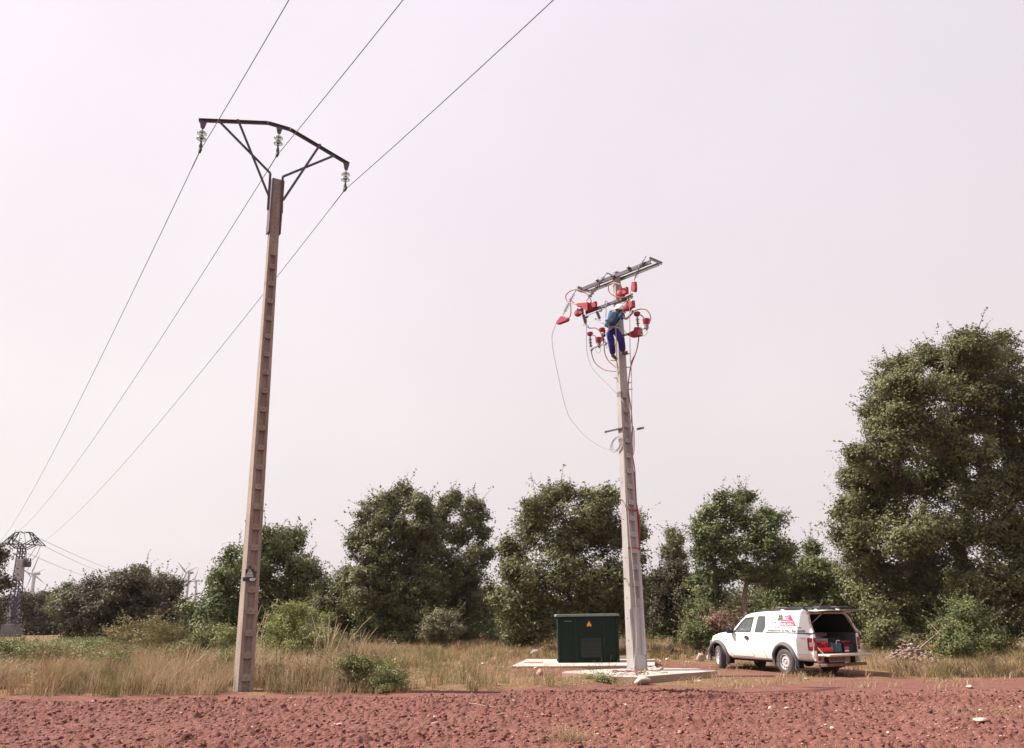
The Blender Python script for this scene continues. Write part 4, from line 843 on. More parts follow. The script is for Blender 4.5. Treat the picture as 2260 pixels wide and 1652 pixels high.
# body under the clothes: pelvis, spine, neck, head, two arms, two legs, feet
B_ = dict(pel=J(936, 1100, .36), wai=J(936, 1042, .40), che=J(985, 928, .42), nek=J(1000, 862, .44), hed=J(1050, 850, .48), fac=J(1078, 862, .50),
  sR=J(1062, 908, .55), eR=J(1140, 968, .62), wR=J(1215, 895, .60), hR=J(1236, 850, .56), sL=J(955, 870, .28), eL=J(1030, 940, .14), wL=J(1090, 905, .05),
  hpL=J(915, 1120, .36), kL=J(945, 1275, .42), aL=J(965, 1435, .30), tL=J(1000, 1462, .22), hpR=J(1000, 1120, .42), kR=J(1075, 1240, .52), aR=J(1098, 1400, .30), tR=J(1158, 1392, .18))
ks = list(B_); ix = {k: i for i, k in enumerate(ks)}
E_ = [('pel', 'wai'), ('wai', 'che'), ('che', 'nek'), ('nek', 'hed'), ('hed', 'fac'), ('che', 'sR'), ('sR', 'eR'), ('eR', 'wR'), ('wR', 'hR'), ('che', 'sL'), ('sL', 'eL'), ('eL', 'wL'), ('pel', 'hpL'), ('hpL', 'kL'), ('kL', 'aL'), ('aL', 'tL'), ('pel', 'hpR'), ('hpR', 'kR'), ('kR', 'aR'), ('aR', 'tR')]
rad = dict(pel=.08, wai=.07, che=.08, nek=.055, hed=.085, fac=.065, sR=.055, eR=.042, wR=.028, hR=.035, sL=.055, eL=.042, wL=.03, hpL=.07, kL=.05, aL=.035, tL=.035, hpR=.085, kR=.055, aR=.035, tR=.035)
body = skin('body', [B_[k] for k in ks], [(ix[a], ix[b]) for a, b in E_], [rad[k] for k in ks], M['skin'], per, 0)
def piece(name, keys, edges, rads, m):
    V = []; R = []
    for k, r_ in zip(keys, rads): V.append(B_[k] if isinstance(k, str) else k); R.append(r_)
    return skin(name, V, edges, R, m, per, 0)
mix = lambda a, b, t: B_[a]*(1-t)+B_[b]*t
piece('shirt', [mix('wai', 'pel', .45), 'wai', 'che', mix('che', 'nek', .45), mix('che', 'nek', .9), 'sR', mix('sR', 'eR', .55), 'sL', mix('sL', 'eL', .6)], [(0, 1), (1, 2), (2, 3), (3, 4), (2, 5), (5, 6), (2, 7), (7, 8)], [.155, .16, .18, .15, .085, .105, .085, .11, .08], M['shirt'])
piece('trousers', [mix('pel', 'wai', .45), 'pel', 'hpL', 'kL', mix('kL', 'aL', 1.05), 'hpR', 'kR', mix('kR', 'aR', 1.0)], [(0, 1), (1, 2), (2, 3), (3, 4), (1, 5), (5, 6), (6, 7)], [.17, .18, .135, .115, .098, .135, .12, .10], M['trousers'])
for a, t_ in (('aL', 'tL'), ('aR', 'tR')):
    dv = B_[t_]-B_[a]; dv /= np.linalg.norm(dv)
    skin('boot', [B_[a]+up*.03, B_[a]-dv*.04-up*.045, B_[a]+dv*.10-up*.045, B_[a]+dv*.20-up*.05], [(0, 1), (1, 2), (2, 3)], [.06, .052, .052, .045], M['boot'], per)
# head: nose, ear, hair and the helmet with its peak
hc = B_['hed']; fd = B_['fac']-hc; fd /= np.linalg.norm(fd); sdv = np.cross(fd, up); sdv /= np.linalg.norm(sdv); hu = np.cross(sdv, fd)
MB().lathe(hc+fd*.105-hu*.01, fd, [(.018, 0), (.014, .02), (.006, .035)], 8).build('nose', M['skin'], per, smooth=True)
for s_ in (-1, 1): MB().lathe(hc+sdv*s_*.085-hu*.02, sdv*s_, [(.012, 0), (.03, .008), (.026, .018)], 8).build('ear', M['skin'], per, smooth=True)
mb = MB(); mb.lathe(hc-hu*.05-fd*.03, hu, [(.088, 0), (.10, .03), (.10, .07)], 14); mb.build('hair', M['hair'], per, smooth=True)
hx = hu*.92+fd*.25-fd*.42+up*.0; hx = hu*.88-fd*.30; hx /= np.linalg.norm(hx); ho = J(1058, 838, .50)
mb = MB(); mb.lathe(ho-hx*.03, hx, [(.168, 0), (.170, .02), (.165, .07), (.145, .125), (.105, .17), (.055, .195), (.01, .20)], 24); hl = mb.build('helmet', M['helmet'], per, smooth=True)
pk = MB(); fo_ = fd-hx*(fd@hx); fo_ /= np.linalg.norm(fo_); sv = np.cross(hx, fo_)
pts = [ho-hx*.03+fo_*(.14*math.cos(a)+(.075 if abs(a) < 1.2 else 0)*math.cos(a)**.5)+sv*.15*math.sin(a) for a in np.linspace(-1.15, 1.15, 11)]
pk.prism(pts+[ho-hx*.03+fo_*.05], hx*.008); pk.build('peak', M['helmet'], hl)
mb = MB(); 
for k in (-1, 0, 1): mb.tube(spline([ho+hx*.03+fo_*.149+sv*.03*k, ho+hx*.12+fo_*.11+sv*.03*k, ho+hx*.153+sv*.03*k, ho+hx*.12-fo_*.11+sv*.03*k], 5), .006, 5)
mb.build('helmet_ridges', M['helmet'], hl)
# hands with five fingers
def hand(wr, tip, side, grip, parent):
    d = tip-wr; d /= np.linalg.norm(d); s_ = np.cross(d, side); s_ /= np.linalg.norm(s_); nn = np.cross(s_, d); V = [wr, wr+d*.05, wr+d*.09]; Ee = [(0, 1), (1, 2)]; R = [(.026, .026), (.036, .018), (.040, .018)]
    h_ = skin('hand', V, Ee, R, M['skin'], parent, 1)
    for k, (o_, L) in enumerate(((-.032, .062), (-.011, .075), (.011, .07), (.032, .055))):
        b0 = wr+d*.085+s_*o_; p1 = b0+d*L*.5+grip*L*.15; p2 = p1+d*L*.25+grip*L*.4; p3 = p2-d*L*.05+grip*L*.35
        skin('finger', [b0, p1, p2, p3], [(0, 1), (1, 2), (2, 3)], [.0105, .010, .009, .008], M['skin'], h_, 0, 1)
    b0 = wr+d*.04-s_*.03; skin('thumb', [b0, b0-s_*.025+d*.02+grip*.01, b0-s_*.03+d*.045+grip*.03], [(0, 1), (1, 2)], [.014, .012, .010], M['skin'], h_, 0, 1)
hand(B_['wR'], B_['wR']+(B_['hR']-B_['wR'])*2, np.array([0, -1., 0]), np.array([-.7, .5, .1]), per)
hand(B_['wL'], B_['wL']+d2*.1+up*.05, np.array([0, -1., 0]), np.array([.3, .8, 0]), per)
# harness, straps, tool bag
def strap2(pts, w, m, name, n=6):
    mb = MB(); P = spline(pts, n)
    for a, b in zip(P[:-1], P[1:]): mb.bar(a, b, w, .03, up=(0, -1, 0))
    return mb.build(name, M[m], per)
strap2([J(985, 878, .60), J(945, 930, .62), J(905, 980, .60), J(880, 1040, .58)], .045, 'harness', 'harness_strap')
strap2([J(1000, 900, .62), J(975, 960, .62), J(930, 1010, .62)], .04, 'harness', 'harness_strap')
strap2([J(868, 1050, .50), J(930, 1075, .60), J(1000, 1065, .62), J(1050, 1040, .5)], .075, 'harness', 'belt')
bg_ = skin('tool_bag', [J(905, 985, .56), J(885, 1030, .58), J(880, 1070, .56)], [(0, 1), (1, 2)], [.07, .10, .085], M['harness'], per)
MB().obox(J(893, 985, .68), (.07, 0, 0), (0, .01, 0), (0, 0, .035)).obox(J(880, 1050, .69), (.06, 0, 0), (0, .01, 0), (0, 0, .05)).build('bag_patch', M['bag_teal'], bg_, bevel=.01)
strap2([J(855, 1110, .5), J(852, 1150, .48), J(856, 1195, .46)], .06, 'black', 'tool_pouch')
for pts in ([(915, 1040), (905, 1100), (880, 1150), (840, 1160)], [(1005, 1070), (960, 1078), (925, 1110)], [(1000, 1065), (1005, 1150), (1003, 1240), (1000, 1300)]):
    MB().tube(spline([J(*p, .60) for p in pts], 6), .014, 6).build('work_lanyard', M['white_dusty'], per, smooth=True)
mb = MB(); mb.obox(J(1000, 1235, .55), (.035, 0, 0), (0, .02, 0), (0, 0, .03)).obox(J(998, 1310, .5), (.03, 0, 0), (0, .02, 0), (0, 0, .03)); mb.build('rope_adjuster', M['galv'], per, bevel=.008)
MB().tube([B_['tR']-d2*.15-up*.085+n2*.0, B_['tR']+d2*.08-up*.085], .014, 6).build('step_bolt', M['galv_dark'], None or per)
# ================================================================== VEGETATION
LG = leafmat
M['oak'] = LG('oak_leaves', (0.070, 0.076, 0.030), (0.135, 0.138, 0.058), (0.19, 0.185, 0.09))
M['oak_green'] = LG('green_leaves', (0.066, 0.084, 0.030), (0.125, 0.145, 0.056), (0.185, 0.19, 0.08))
M['holm'] = LG('holm_oak_leaves', (0.044, 0.038, 0.022), (0.088, 0.074, 0.043), (0.13, 0.11, 0.07))
M['pale_leaf'] = LG('grey_green_leaves', (0.12, 0.11, 0.062), (0.18, 0.165, 0.10), (0.25, 0.22, 0.14))
M['bramble'] = LG('bramble_leaves', (0.115, 0.135, 0.042), (0.195, 0.21, 0.075), (0.25, 0.24, 0.115))
M['feathery'] = LG('bright_shrub_leaves', (0.16, 0.175, 0.055), (0.25, 0.26, 0.09), (0.31, 0.30, 0.14), tr=.3)
M['straw'] = LG('dry_straw', (0.25, 0.155, 0.078), (0.37, 0.255, 0.145), (0.50, 0.39, 0.27), tr=.3)
M['grass'] = LG('green_grass', (0.115, 0.105, 0.040), (0.20, 0.17, 0.068), (0.31, 0.235, 0.12), tr=.3)
M['dead_leaf'] = LG('dead_leaves', (0.15, 0.085, 0.06), (0.25, 0.16, 0.115), (0.30, 0.21, 0.15))
def unit(r, n): v = r.normal(size=(n, 3)); return v/np.linalg.norm(v, axis=1)[:, None]
def leaves(r, C, tone, L, wr=.55, upb=.35, outw=None):
    n = len(C); a = unit(r, n); a[:, 2] *= .6; a /= np.linalg.norm(a, axis=1)[:, None]
    nn = unit(r, n); nn[:, 2] = np.abs(nn[:, 2])+upb
    if outw is not None: nn = unit(r, n)*.75+outw+np.array([0, 0, .3]); a = a-nn*((a*nn).sum(1)/(nn*nn).sum(1))[:, None]; a /= np.linalg.norm(a, axis=1)[:, None]+1e-9
    b = np.cross(nn, a); b /= np.linalg.norm(b, axis=1)[:, None]+1e-9
    l = (L*r.uniform(.6, 1.25, n))[:, None]; w_ = l*wr*.5
    v = np.stack([C-a*l*.5, C+b*w_+a*l*.08, C+a*l*.5, C-b*w_+a*l*.08], 1).reshape(-1, 3)
    return v, r.random(n), tone
def lobe3(u, v_, ru, rv, y, dr=1.0, dy=0.):
    c = ony(u, v_, y+dy); s = mpp(c); return c, np.array([ru*s, max(ru, rv)*s*dr*.9, rv*s*1.0])
def sprays(r, lobes, per_m2, spread=1.0):
    # points of the leaf sprays: near the lumpy surface of each lobe, thinner inside, a few shoots sticking out
    P = []; Dn = []
    for c, R in lobes:
        area = 4*math.pi*((R[0]*R[1])**1.6/3+(R[0]*R[2])**1.6/3+(R[1]*R[2])**1.6/3)**(1/1.6)
        n = max(6, int(area*per_m2*.84)); d = unit(r, n)
        lump = 1+.22*np.sin(d[:, 0]*5+c[0])*np.sin(d[:, 1]*6+c[1]*2)+.16*np.sin(d[:, 2]*7+c[2]*3)
        rad = r.random(n)**.42*lump*1.08; k = r.random(n) < .14; rad[k] *= r.uniform(1.05, 1.35, k.sum())
        P.append(c+d*R*rad[:, None]*.97); Dn.append(d)
    return np.concatenate(P), np.concatenate(Dn)
DENS = 2.7
def tree(name, label, cat, base, lobes, m, seed, leafL, per_m2=9., nl=26, sr=.26, trunk=.16, fork=.35, bark='bark', group=None, droop=0., twigs=1.0, trunk_pts=None, tone_p=.38, zmin=.15, grp=None):
    r = np.random.default_rng(seed); base = np.array(base, float); base[2] = gz(base[0], base[1])
    t = thing(name, label, cat, base, group=group); lob0 = lobes; sub_ = []
    for c, R in lobes:
        for q_ in range(3):
            d_ = unit(r, 1)[0]; d_[2] = d_[2]*.8+.25; sub_.append((c+d_*R*r.uniform(.6, .95), R*r.uniform(.32, .55)))
    lobes = lobes+sub_
    SP, DN = sprays(r, lobes, per_m2); keep = SP[:, 2] > base[2]+zmin; SP = SP[keep]; DN = DN[keep]
    n = len(SP); cnt = int(nl*DENS*1.0); sr = sr*.72
    off = r.normal(size=(n, cnt, 3))*sr*np.array([1, 1, .72]); C = (SP[:, None, :]+off).reshape(-1, 3)
    tone = np.repeat((r.random(n) < tone_p)*r.uniform(.2, .9, n), cnt); OW = (off/sr*.45+DN[:, None, :]*.8).reshape(-1, 3)
    # long shoots on the outline
    k = np.where(r.random(n) < .34)[0]; sh = []; st_ = []; so_ = []; tw_ = []
    for i in k:
        dd = DN[i]*np.array([1, 1, .6])+np.array([0, 0, .55]); dd /= np.linalg.norm(dd); LL = r.uniform(.3, 1.1)*(leafL/.1)**.5; q_ = 13
        sh.append(SP[i]+dd*(np.linspace(.1, 1, q_)[:, None]*LL)+r.normal(size=(q_, 3))*leafL*.30); tw_.append((SP[i], SP[i]+dd*LL)); st_.append(np.full(q_, .3)); so_.append(np.repeat(dd[None]*.5, q_, 0))
    if sh: C = np.concatenate([C]+sh); tone = np.concatenate([tone]+st_); OW = np.concatenate([OW]+so_)
    C = C[C[:, 2] > base[2]+.03] if False else C; ok = C[:, 2] > base[2]+.02; C = C[ok]; tone = tone[ok]; OW = OW[ok]
    v, rn, tn = leaves(r, C, tone, leafL*1.12, outw=OW)
    quads('crown', v-base, M[m], t, attrs={'rnd': rn, 'tone': tn})
    # trunk, limbs to each lobe, twigs to the sprays
    mb = MB(); allc = np.array([c for c, R in lob0]); cen = allc.mean(0); top = allc[:, 2].max()
    fz = base[2]+(top-base[2])*fork
    tp = trunk_pts or [base-np.array([0, 0, .2]), base+np.array([r.normal()*.1, 0, (fz-base[2])*.5]), np.array([base[0]*.6+cen[0]*.4, base[1]*.6+cen[1]*.4, fz])]
    tps = spline(tp, 5); mb.tube(tps, list(np.linspace(trunk, trunk*.7, len(tps))), 8)
    F0 = np.array(tps[-1])
    nodes = [(np.array(p), trunk*.75) for p in tps[len(tps)*2//3:]]
    for c, R in sorted(lob0, key=lambda q: np.linalg.norm(q[0]-F0)):
        dc = np.linalg.norm(c-F0); best = min(nodes, key=lambda q: np.linalg.norm(q[0]-c)+(100 if np.linalg.norm(q[0]-F0) > dc*.72+.2 else 0)+.25*np.linalg.norm(q[0]-F0))
        a0, ra = best; ra = min(ra*.72, trunk*.5); mid = (a0+c)/2+r.normal(size=3)*.10*np.linalg.norm(c-a0)+np.array([0, 0, -.08*abs(c[2]-a0[2])])
        P_ = spline([a0, mid, c], 5); rs_ = list(np.linspace(ra, max(ra*.45, trunk*.06), len(P_))); mb.tube(P_, rs_, 6); nodes += list(zip(P_[3:], rs_[3:]))
        ins = np.where(((SP-c)/R*np.ones(3))[:, 0]**2+((SP-c)/R)[:, 1]**2+((SP-c)/R)[:, 2]**2 < 1.3)[0]
        if len(ins):
            for j_ in r.choice(ins, min(len(ins), int(9*twigs)), replace=False):
                s0 = np.array(np.array(P_[int(r.integers(3, len(P_)))])); e0 = SP[j_]; mm_ = (s0+e0)/2+r.normal(size=3)*.1
                mb.tube(spline([s0, mm_, e0], 3), list(np.linspace(trunk*.10, trunk*.04, 7)), 4, cap=False)
    for a_, b_ in tw_[:260]: mb.tube([a_, b_], [trunk*.05+.004, .004], 3, cap=False)
    mb.build('trunk', M[bark], t, org=base, smooth=True)
    return t
def TR(name, label, cat, bu, y, lobes, m, seed, L, **kw):
    c = ony(bu, 1420, y); Ls = [lobe3(*l[:4], y, dy=(l[4] if len(l) > 4 else float(np.random.default_rng(seed*77+i).normal()*.8))) for i, l in enumerate(lobes)]
    return tree(name, label, cat, (c[0], y, 0), Ls, m, seed, L, **kw)
TR('oak_tree', 'bushy green oak right behind the brown pole', 'tree', 625, 40, [(625, 1220, 45, 45), (665, 1262, 38, 42), (590, 1210, 32, 36), (645, 1190, 22, 20), (640, 1310, 45, 36), (590, 1300, 45, 50), (515, 1245, 28, 34), (500, 1300, 42, 45), (555, 1240, 35, 40), (455, 1370, 45, 45), (530, 1370, 60, 50), (600, 1380, 60, 40)], 'oak_green', 11, .13, per_m2=4.8)
TR('oak_tree', 'low dark oak filling the dip between the brown pole and the twin topped oak', 'tree', 735, 50, [(765, 1275, 26, 26), (780, 1330, 60, 48), (705, 1345, 45, 55), (725, 1390, 60, 38)], 'oak', 12, .14, per_m2=5.5)
TR('oak_tree', 'tall rounded oak, left half of the twin topped pair', 'tree', 880, 47, [(883, 1098, 34, 32), (835, 1125, 42, 33), (920, 1122, 30, 32), (798, 1180, 28, 28), (860, 1175, 50, 40), (915, 1190, 42, 42), (825, 1238, 50, 38), (785, 1205, 18, 18), (885, 1262, 55, 48), (820, 1305, 62, 48), (900, 1335, 60, 55), (850, 1378, 65, 42), (945, 1215, 38, 55), (948, 1290, 45, 50), (938, 1165, 26, 30)], 'oak', 13, .15, per_m2=3.5, twigs=1.6)
TR('oak_tree', 'open crowned oak with bare branches showing, right half of the twin topped pair', 'tree', 1010, 50, [(985, 1108, 26, 28), (1035, 1130, 34, 30), (955, 1150, 30, 32), (1062, 1165, 22, 28), (1005, 1180, 42, 36), (1065, 1222, 24, 28), (1010, 1250, 58, 42), (975, 1325, 70, 60), (1050, 1325, 50, 60), (1000, 1385, 80, 36)], 'oak', 14, .15, per_m2=2.6, twigs=2.0)
TR('oak_tree', 'broad oak behind the green cabinet and the new pole', 'tree', 1315, 38, [(1232, 1100, 28, 30), (1190, 1122, 33, 28), (1325, 1100, 45, 28), (1290, 1138, 58, 38), (1180, 1168, 45, 42), (1250, 1195, 60, 50), (1340, 1185, 60, 50), (1398, 1185, 24, 45), (1135, 1230, 33, 33), (1165, 1270, 55, 45), (1250, 1285, 66, 50), (1340, 1285, 60, 58), (1402, 1280, 36, 45), (1130, 1330, 36, 55), (1185, 1365, 55, 48), (1150, 1400, 45, 28), (1290, 1350, 60, 40), (1380, 1360, 50, 40)], 'oak', 15, .13, per_m2=4.4, twigs=1.6, trunk=.2)
TR('young_tree', 'slim young tree rising above the others right of the new pole', 'tree', 1490, 60, [(1487, 1192, 16, 22), (1492, 1228, 22, 20), (1478, 1222, 16, 14), (1490, 1280, 30, 35)], 'oak', 16, .15, per_m2=4.5, trunk=.09, fork=.6)
TR('oak_tree', 'low brownish oak with a thin straight stem between new pole and pickup', 'tree', 1490, 45, [(1480, 1268, 48, 30), (1450, 1320, 38, 45), (1505, 1325, 38, 48), (1468, 1372, 38, 32)], 'holm', 17, .13, per_m2=5, trunk=.1, fork=.5)
TR('oak_tree', 'green oak with forked bare trunk standing behind the pickup', 'tree', 1655, 42, [(1640, 1108, 20, 22), (1590, 1120, 26, 24), (1560, 1158, 32, 28), (1622, 1150, 42, 32), (1690, 1150, 42, 28), (1550, 1200, 33, 38), (1610, 1205, 48, 42), (1690, 1205, 50, 42), (1738, 1218, 24, 28), (1570, 1270, 48, 48), (1700, 1270, 46, 34), (1560, 1335, 42, 55), (1540, 1395, 30, 40), (1640, 1262, 30, 24)], 'oak_green', 18, .135, per_m2=3.3, twigs=1.8, trunk=.17,
   trunk_pts=[ony(1660, 1425, 42)*np.array([1, 1, 0]), ony(1655, 1380, 42), ony(1642, 1340, 42), ony(1648, 1285, 42)], bark='bark_pale')
TR('oak_tree', 'low green oak between the forked oak and the huge one', 'tree', 1790, 46, [(1800, 1212, 14, 18), (1795, 1245, 26, 22), (1765, 1280, 48, 38), (1830, 1288, 48, 45), (1725, 1310, 45, 38), (1800, 1340, 60, 38), (1740, 1270, 35, 35), (1850, 1330, 45, 50), (1770, 1380, 60, 40), (1850, 1390, 60, 40)], 'oak_green', 19, .13, per_m2=5.2)
big = [(2140, 762, 46, 38), (2150, 800, 60, 45), (2075, 800, 46, 38), (2215, 790, 50, 50), (1972, 812, 42, 28), (2020, 855, 62, 42), (2120, 865, 75, 50), (2215, 890, 66, 60), (1955, 880, 46, 40), (1930, 925, 30, 30), (2010, 915, 55, 35), (1895, 1008, 22, 26), (1935, 1030, 45, 40), (1975, 1075, 55, 42), (2060, 1065, 62, 45), (2155, 1000, 50, 40), (2160, 1090, 62, 45), (2240, 1060, 45, 60), (1872, 1128, 40, 30), (1930, 1145, 55, 45), (2020, 1175, 75, 50), (2130, 1175, 75, 50), (2230, 1180, 60, 60),
  (1890, 1060, 30, 36), (1905, 1095, 45, 35), (1985, 985, 50, 38), (1950, 960, 40, 34), (1890, 1200, 55, 42), (1930, 1265, 66, 48), (2040, 1275, 75, 50), (2160, 1285, 75, 60), (2245, 1280, 55, 70), (1955, 1345, 66, 52), (2070, 1365, 75, 50), (2200, 1370, 75, 55), (1945, 1405, 45, 36), (2060, 965, 45, 32), (2120, 935, 55, 42), (2235, 985, 60, 50), (2090, 1010, 50, 30), (2310, 880, 60, 70), (2330, 1050, 60, 90), (2330, 1250, 60, 90)]
TR('giant_oak', 'huge dense evergreen oak towering at the right edge', 'tree', 2160, 33, [l+((i % 5-2)*.9,) for i, l in enumerate(big)], 'oak', 20, .112, per_m2=6.6, twigs=2.2, trunk=.34, sr=.24)
# smaller trees at the left
TR('holm_oak', 'wide dark brownish holm oak thicket left of the brown pole', 'tree', 280, 46, [(225, 1325, 60, 42), (290, 1305, 60, 36), (350, 1325, 46, 42), (175, 1350, 42, 42), (250, 1362, 80, 42), (350, 1372, 58, 42), (200, 1385, 60, 30), (300, 1390, 80, 30)], 'holm', 22, .13, per_m2=7.5, nl=30, trunk=.15)
TR('young_tree', 'thin pointed tree top rising over the dark thicket', 'tree', 310, 58, [(308, 1262, 14, 14), (312, 1285, 26, 18)], 'oak', 23, .15, per_m2=4.5, trunk=.08, fork=.7)
TR('young_tree', 'small loose tree top over the right end of the dark thicket', 'tree', 352, 60, [(355, 1284, 17, 13), (350, 1302, 22, 14)], 'oak', 24, .15, per_m2=4.5, trunk=.08, fork=.7)
TR('young_tree', 'wispy shoot rising over the left end of the dark thicket', 'tree', 250, 56, [(262, 1272, 7, 7), (252, 1285, 8, 10), (240, 1292, 9, 8)], 'oak', 29, .15, per_m2=3.5, trunk=.06, fork=.7)
TR('oak_tree', 'pale green rounded tree behind the left end of the dark thicket', 'tree', 165, 90, [(155, 1312, 28, 20), (190, 1310, 28, 18), (140, 1340, 33, 33), (190, 1345, 40, 30)], 'oak_green', 25, .22, per_m2=3.0, sr=.36)
TR('holm_oak', 'round dark tree just right of the lattice pylon', 'tree', 88, 102, [(85, 1335, 40, 26), (100, 1362, 36, 34), (68, 1370, 32, 28), (85, 1390, 42, 22)], 'holm', 26, .24, per_m2=2.6, sr=.42)
TR('oak_tree', 'faint greyish tree behind the foot of the lattice pylon', 'tree', 15, 105, [(12, 1345, 26, 24), (30, 1370, 24, 24), (-5, 1378, 24, 24)], 'holm', 27, .26, per_m2=2.2, sr=.42)
TR('oak_tree', 'branch of a nearer tree reaching in at the left edge', 'tree', -60, 30, [(-22, 1222, 26, 12), (-28, 1255, 26, 20), (-14, 1292, 22, 12), (-45, 1240, 30, 40), (-70, 1300, 40, 60), (-60, 1360, 40, 40)], 'holm', 28, .10, per_m2=8)
# shrubs
TR('bramble_bush', 'bright green bramble bush just right of the brown pole foot', 'shrub', 655, 27, [(645, 1368, 38, 30), (690, 1378, 38, 32), (665, 1420, 70, 42), (608, 1425, 42, 34), (725, 1425, 42, 32), (660, 1350, 22, 18), (620, 1385, 34, 30)], 'feathery', 40, .06, per_m2=12, nl=22, sr=.14, trunk=.03, fork=.2)
TR('leafy_bush', 'low leafy bush at the edge of the ploughed field', 'shrub', 825, 20.6, [(820, 1488, 52, 32), (785, 1468, 32, 24), (850, 1518, 36, 16), (870, 1490, 28, 24), (790, 1500, 25, 22)], 'bramble', 41, .05, per_m2=24, nl=18, sr=.10, trunk=.02, fork=.2, zmin=.02)
TR('heather_bush', 'round pale grey green bush standing alone in front of the dark trees', 'shrub', 975, 43, [(972, 1372, 34, 28), (955, 1398, 26, 20), (998, 1390, 25, 20), (975, 1408, 30, 14)], 'pale_leaf', 42, .085, per_m2=13, nl=22, sr=.15, trunk=.04, fork=.2, tone_p=.5)
TR('shrub', 'straw coloured twiggy shrub with green shoots in front of the dark thicket', 'shrub', 330, 29, [(300, 1385, 34, 22), (350, 1392, 42, 24), (270, 1405, 30, 20), (380, 1405, 30, 18), (330, 1412, 60, 16)], 'grass', 43, .06, per_m2=8, nl=18, sr=.15, trunk=.03, fork=.2)
TR('shrub', 'green shrub between the dark thicket and the brown pole', 'shrub', 465, 29, [(470, 1405, 38, 30), (440, 1420, 28, 22), (500, 1415, 26, 26)], 'bramble', 44, .065, per_m2=13, nl=20, sr=.14, trunk=.03, fork=.2)
TR('bright_bush', 'brighter green bush under the huge oak right of the rubble heap', 'shrub', 2140, 28.5, [(2140, 1368, 52, 42), (2172, 1418, 52, 42), (2112, 1425, 42, 42), (2090, 1390, 28, 28), (2190, 1450, 40, 26)], 'oak_green', 45, .075, per_m2=13, nl=24, sr=.16, trunk=.05, fork=.2, tone_p=.4)
TR('dead_bush', 'brown withered bush behind the bonnet of the pickup', 'shrub', 1595, 31.5, [(1592, 1370, 30, 22), (1612, 1385, 26, 18), (1580, 1392, 22, 20)], 'dead_leaf', 46, .07, per_m2=15, nl=16, sr=.13, trunk=.03, fork=.2)
TR('green_bush', 'green bush left of the pickup bonnet under the forked oak', 'shrub', 1555, 33, [(1550, 1360, 32, 42), (1535, 1400, 26, 36), (1575, 1400, 20, 30)], 'oak_green', 47, .085, per_m2=10, nl=24, sr=.17, trunk=.05, fork=.2)
TR('weed_clump', 'green weed clump in front of the slab left of the big pink boulder', 'plant', 1340, 21.9, [(1335, 1500, 26, 10), (1310, 1496, 18, 9)], 'bramble', 48, .035, per_m2=40, nl=14, sr=.05, trunk=.008, fork=.2, zmin=.01)
for k, (u, v_, lab) in enumerate([(1060, 1420, 'tall brown dock stalk with seed head standing behind the green cabinet pad'), (1012, 1425, 'thin dry stalk left of the brown dock stalk')]):
    p = onz(u, v_+32); t = thing('dry_stalk', lab, 'plant', (p[0], p[1], gz(p[0], p[1]))); r = np.random.default_rng(k); mb = MB(); h_ = .95-.25*k; mb.tube([(0, 0, 0), (.02, 0, h_*.6), (.05, 0, h_)], [.012, .009, .004], 5)
    for i in range(26): z = h_*(.45+.5*i/26); a = r.uniform(0, 6.28); L = .22*(1.15-i/26); mb.tube([(.03, 0, z), (.03+math.cos(a)*L, math.sin(a)*L, z+L*.5)], [.006, .009], 4)
    mb.build('stem', M['rust'], t)
for k, (u, v_, y, ru, rv, m_) in enumerate([(40, 1432, 27, 34, 16, 'bramble'), (120, 1440, 26, 38, 15, 'grass'), (205, 1425, 29, 34, 18, 'bramble'), (255, 1450, 25, 30, 15, 'bramble'), (410, 1440, 26, 26, 15, 'grass'), (505, 1450, 25, 24, 14, 'bramble'), (-20, 1420, 27, 34, 20, 'bramble'), (600, 1480, 22.5, 26, 12, 'grass'), (700, 1490, 22, 30, 12, 'grass'), (760, 1465, 24, 26, 14, 'bramble')]):
    TR('weedy_shrub', 'low weedy shrub growing among the dry grass of the verge', 'shrub', u, y, [(u, v_, ru, rv), (u+ru*.6, v_+rv*.5, ru*.7, rv*.7), (u-ru*.6, v_+rv*.6, ru*.6, rv*.6)], m_, 300+k, .055, per_m2=9, nl=14, sr=.13, trunk=.015, fork=.2, zmin=.03, group='low weedy shrubs scattered through the dry grass of the verge')
# dead branches
mb = MB(); r = np.random.default_rng(3)
def branch(mb, pts, r0, n=4):
    P = spline(pts, 6); mb.tube(P, list(np.linspace(r0, r0*.3, len(P))), 6)
    for i in range(n):
        k = int(r.integers(4, len(P)-1)); d = np.array(P[k])-np.array(P[k-1]); d /= np.linalg.norm(d)+1e-9; e = d+r.normal(size=3)*.6; mb.tube([P[k], P[k]+e*.18*r0/.02, P[k]+e*.4*r0/.02+np.array([0, 0, .02])], [r0*.4, r0*.3, r0*.12], 5)
branch(mb, [ony(2030, 1432, 28.5), ony(2065, 1402, 28.3), ony(2105, 1372, 28.2), ony(2140, 1352, 28.2)], .03, 5); branch(mb, [ony(2065, 1402, 28.3), ony(2030, 1400, 28), ony(1985, 1412, 27.6)], .018, 4)
tag(mb.build('fallen_branch', M['bark_pale'], smooth=True), 'bare pale branch arching out of the huge oak above the rubble heap', 'branch')
mb = MB(); branch(mb, [onz(1940, 1553, .03), onz(1985, 1550, .04), onz(2030, 1561, .03)], .012, 3)
mb.v = [(p[0], p[1], p[2]) for p in mb.v]
mb = MB(); pA, pB, pC = [onz(*C, .06) for C in ((1036, 1553), (1060, 1556), (1100, 1564))]; branch(mb, [pA, pB, pC], .016, 3)
tag(mb.build('stick', M['bark_pale'], smooth=True), 'pale dry stick lying on the ploughed soil in the middle', 'stick')
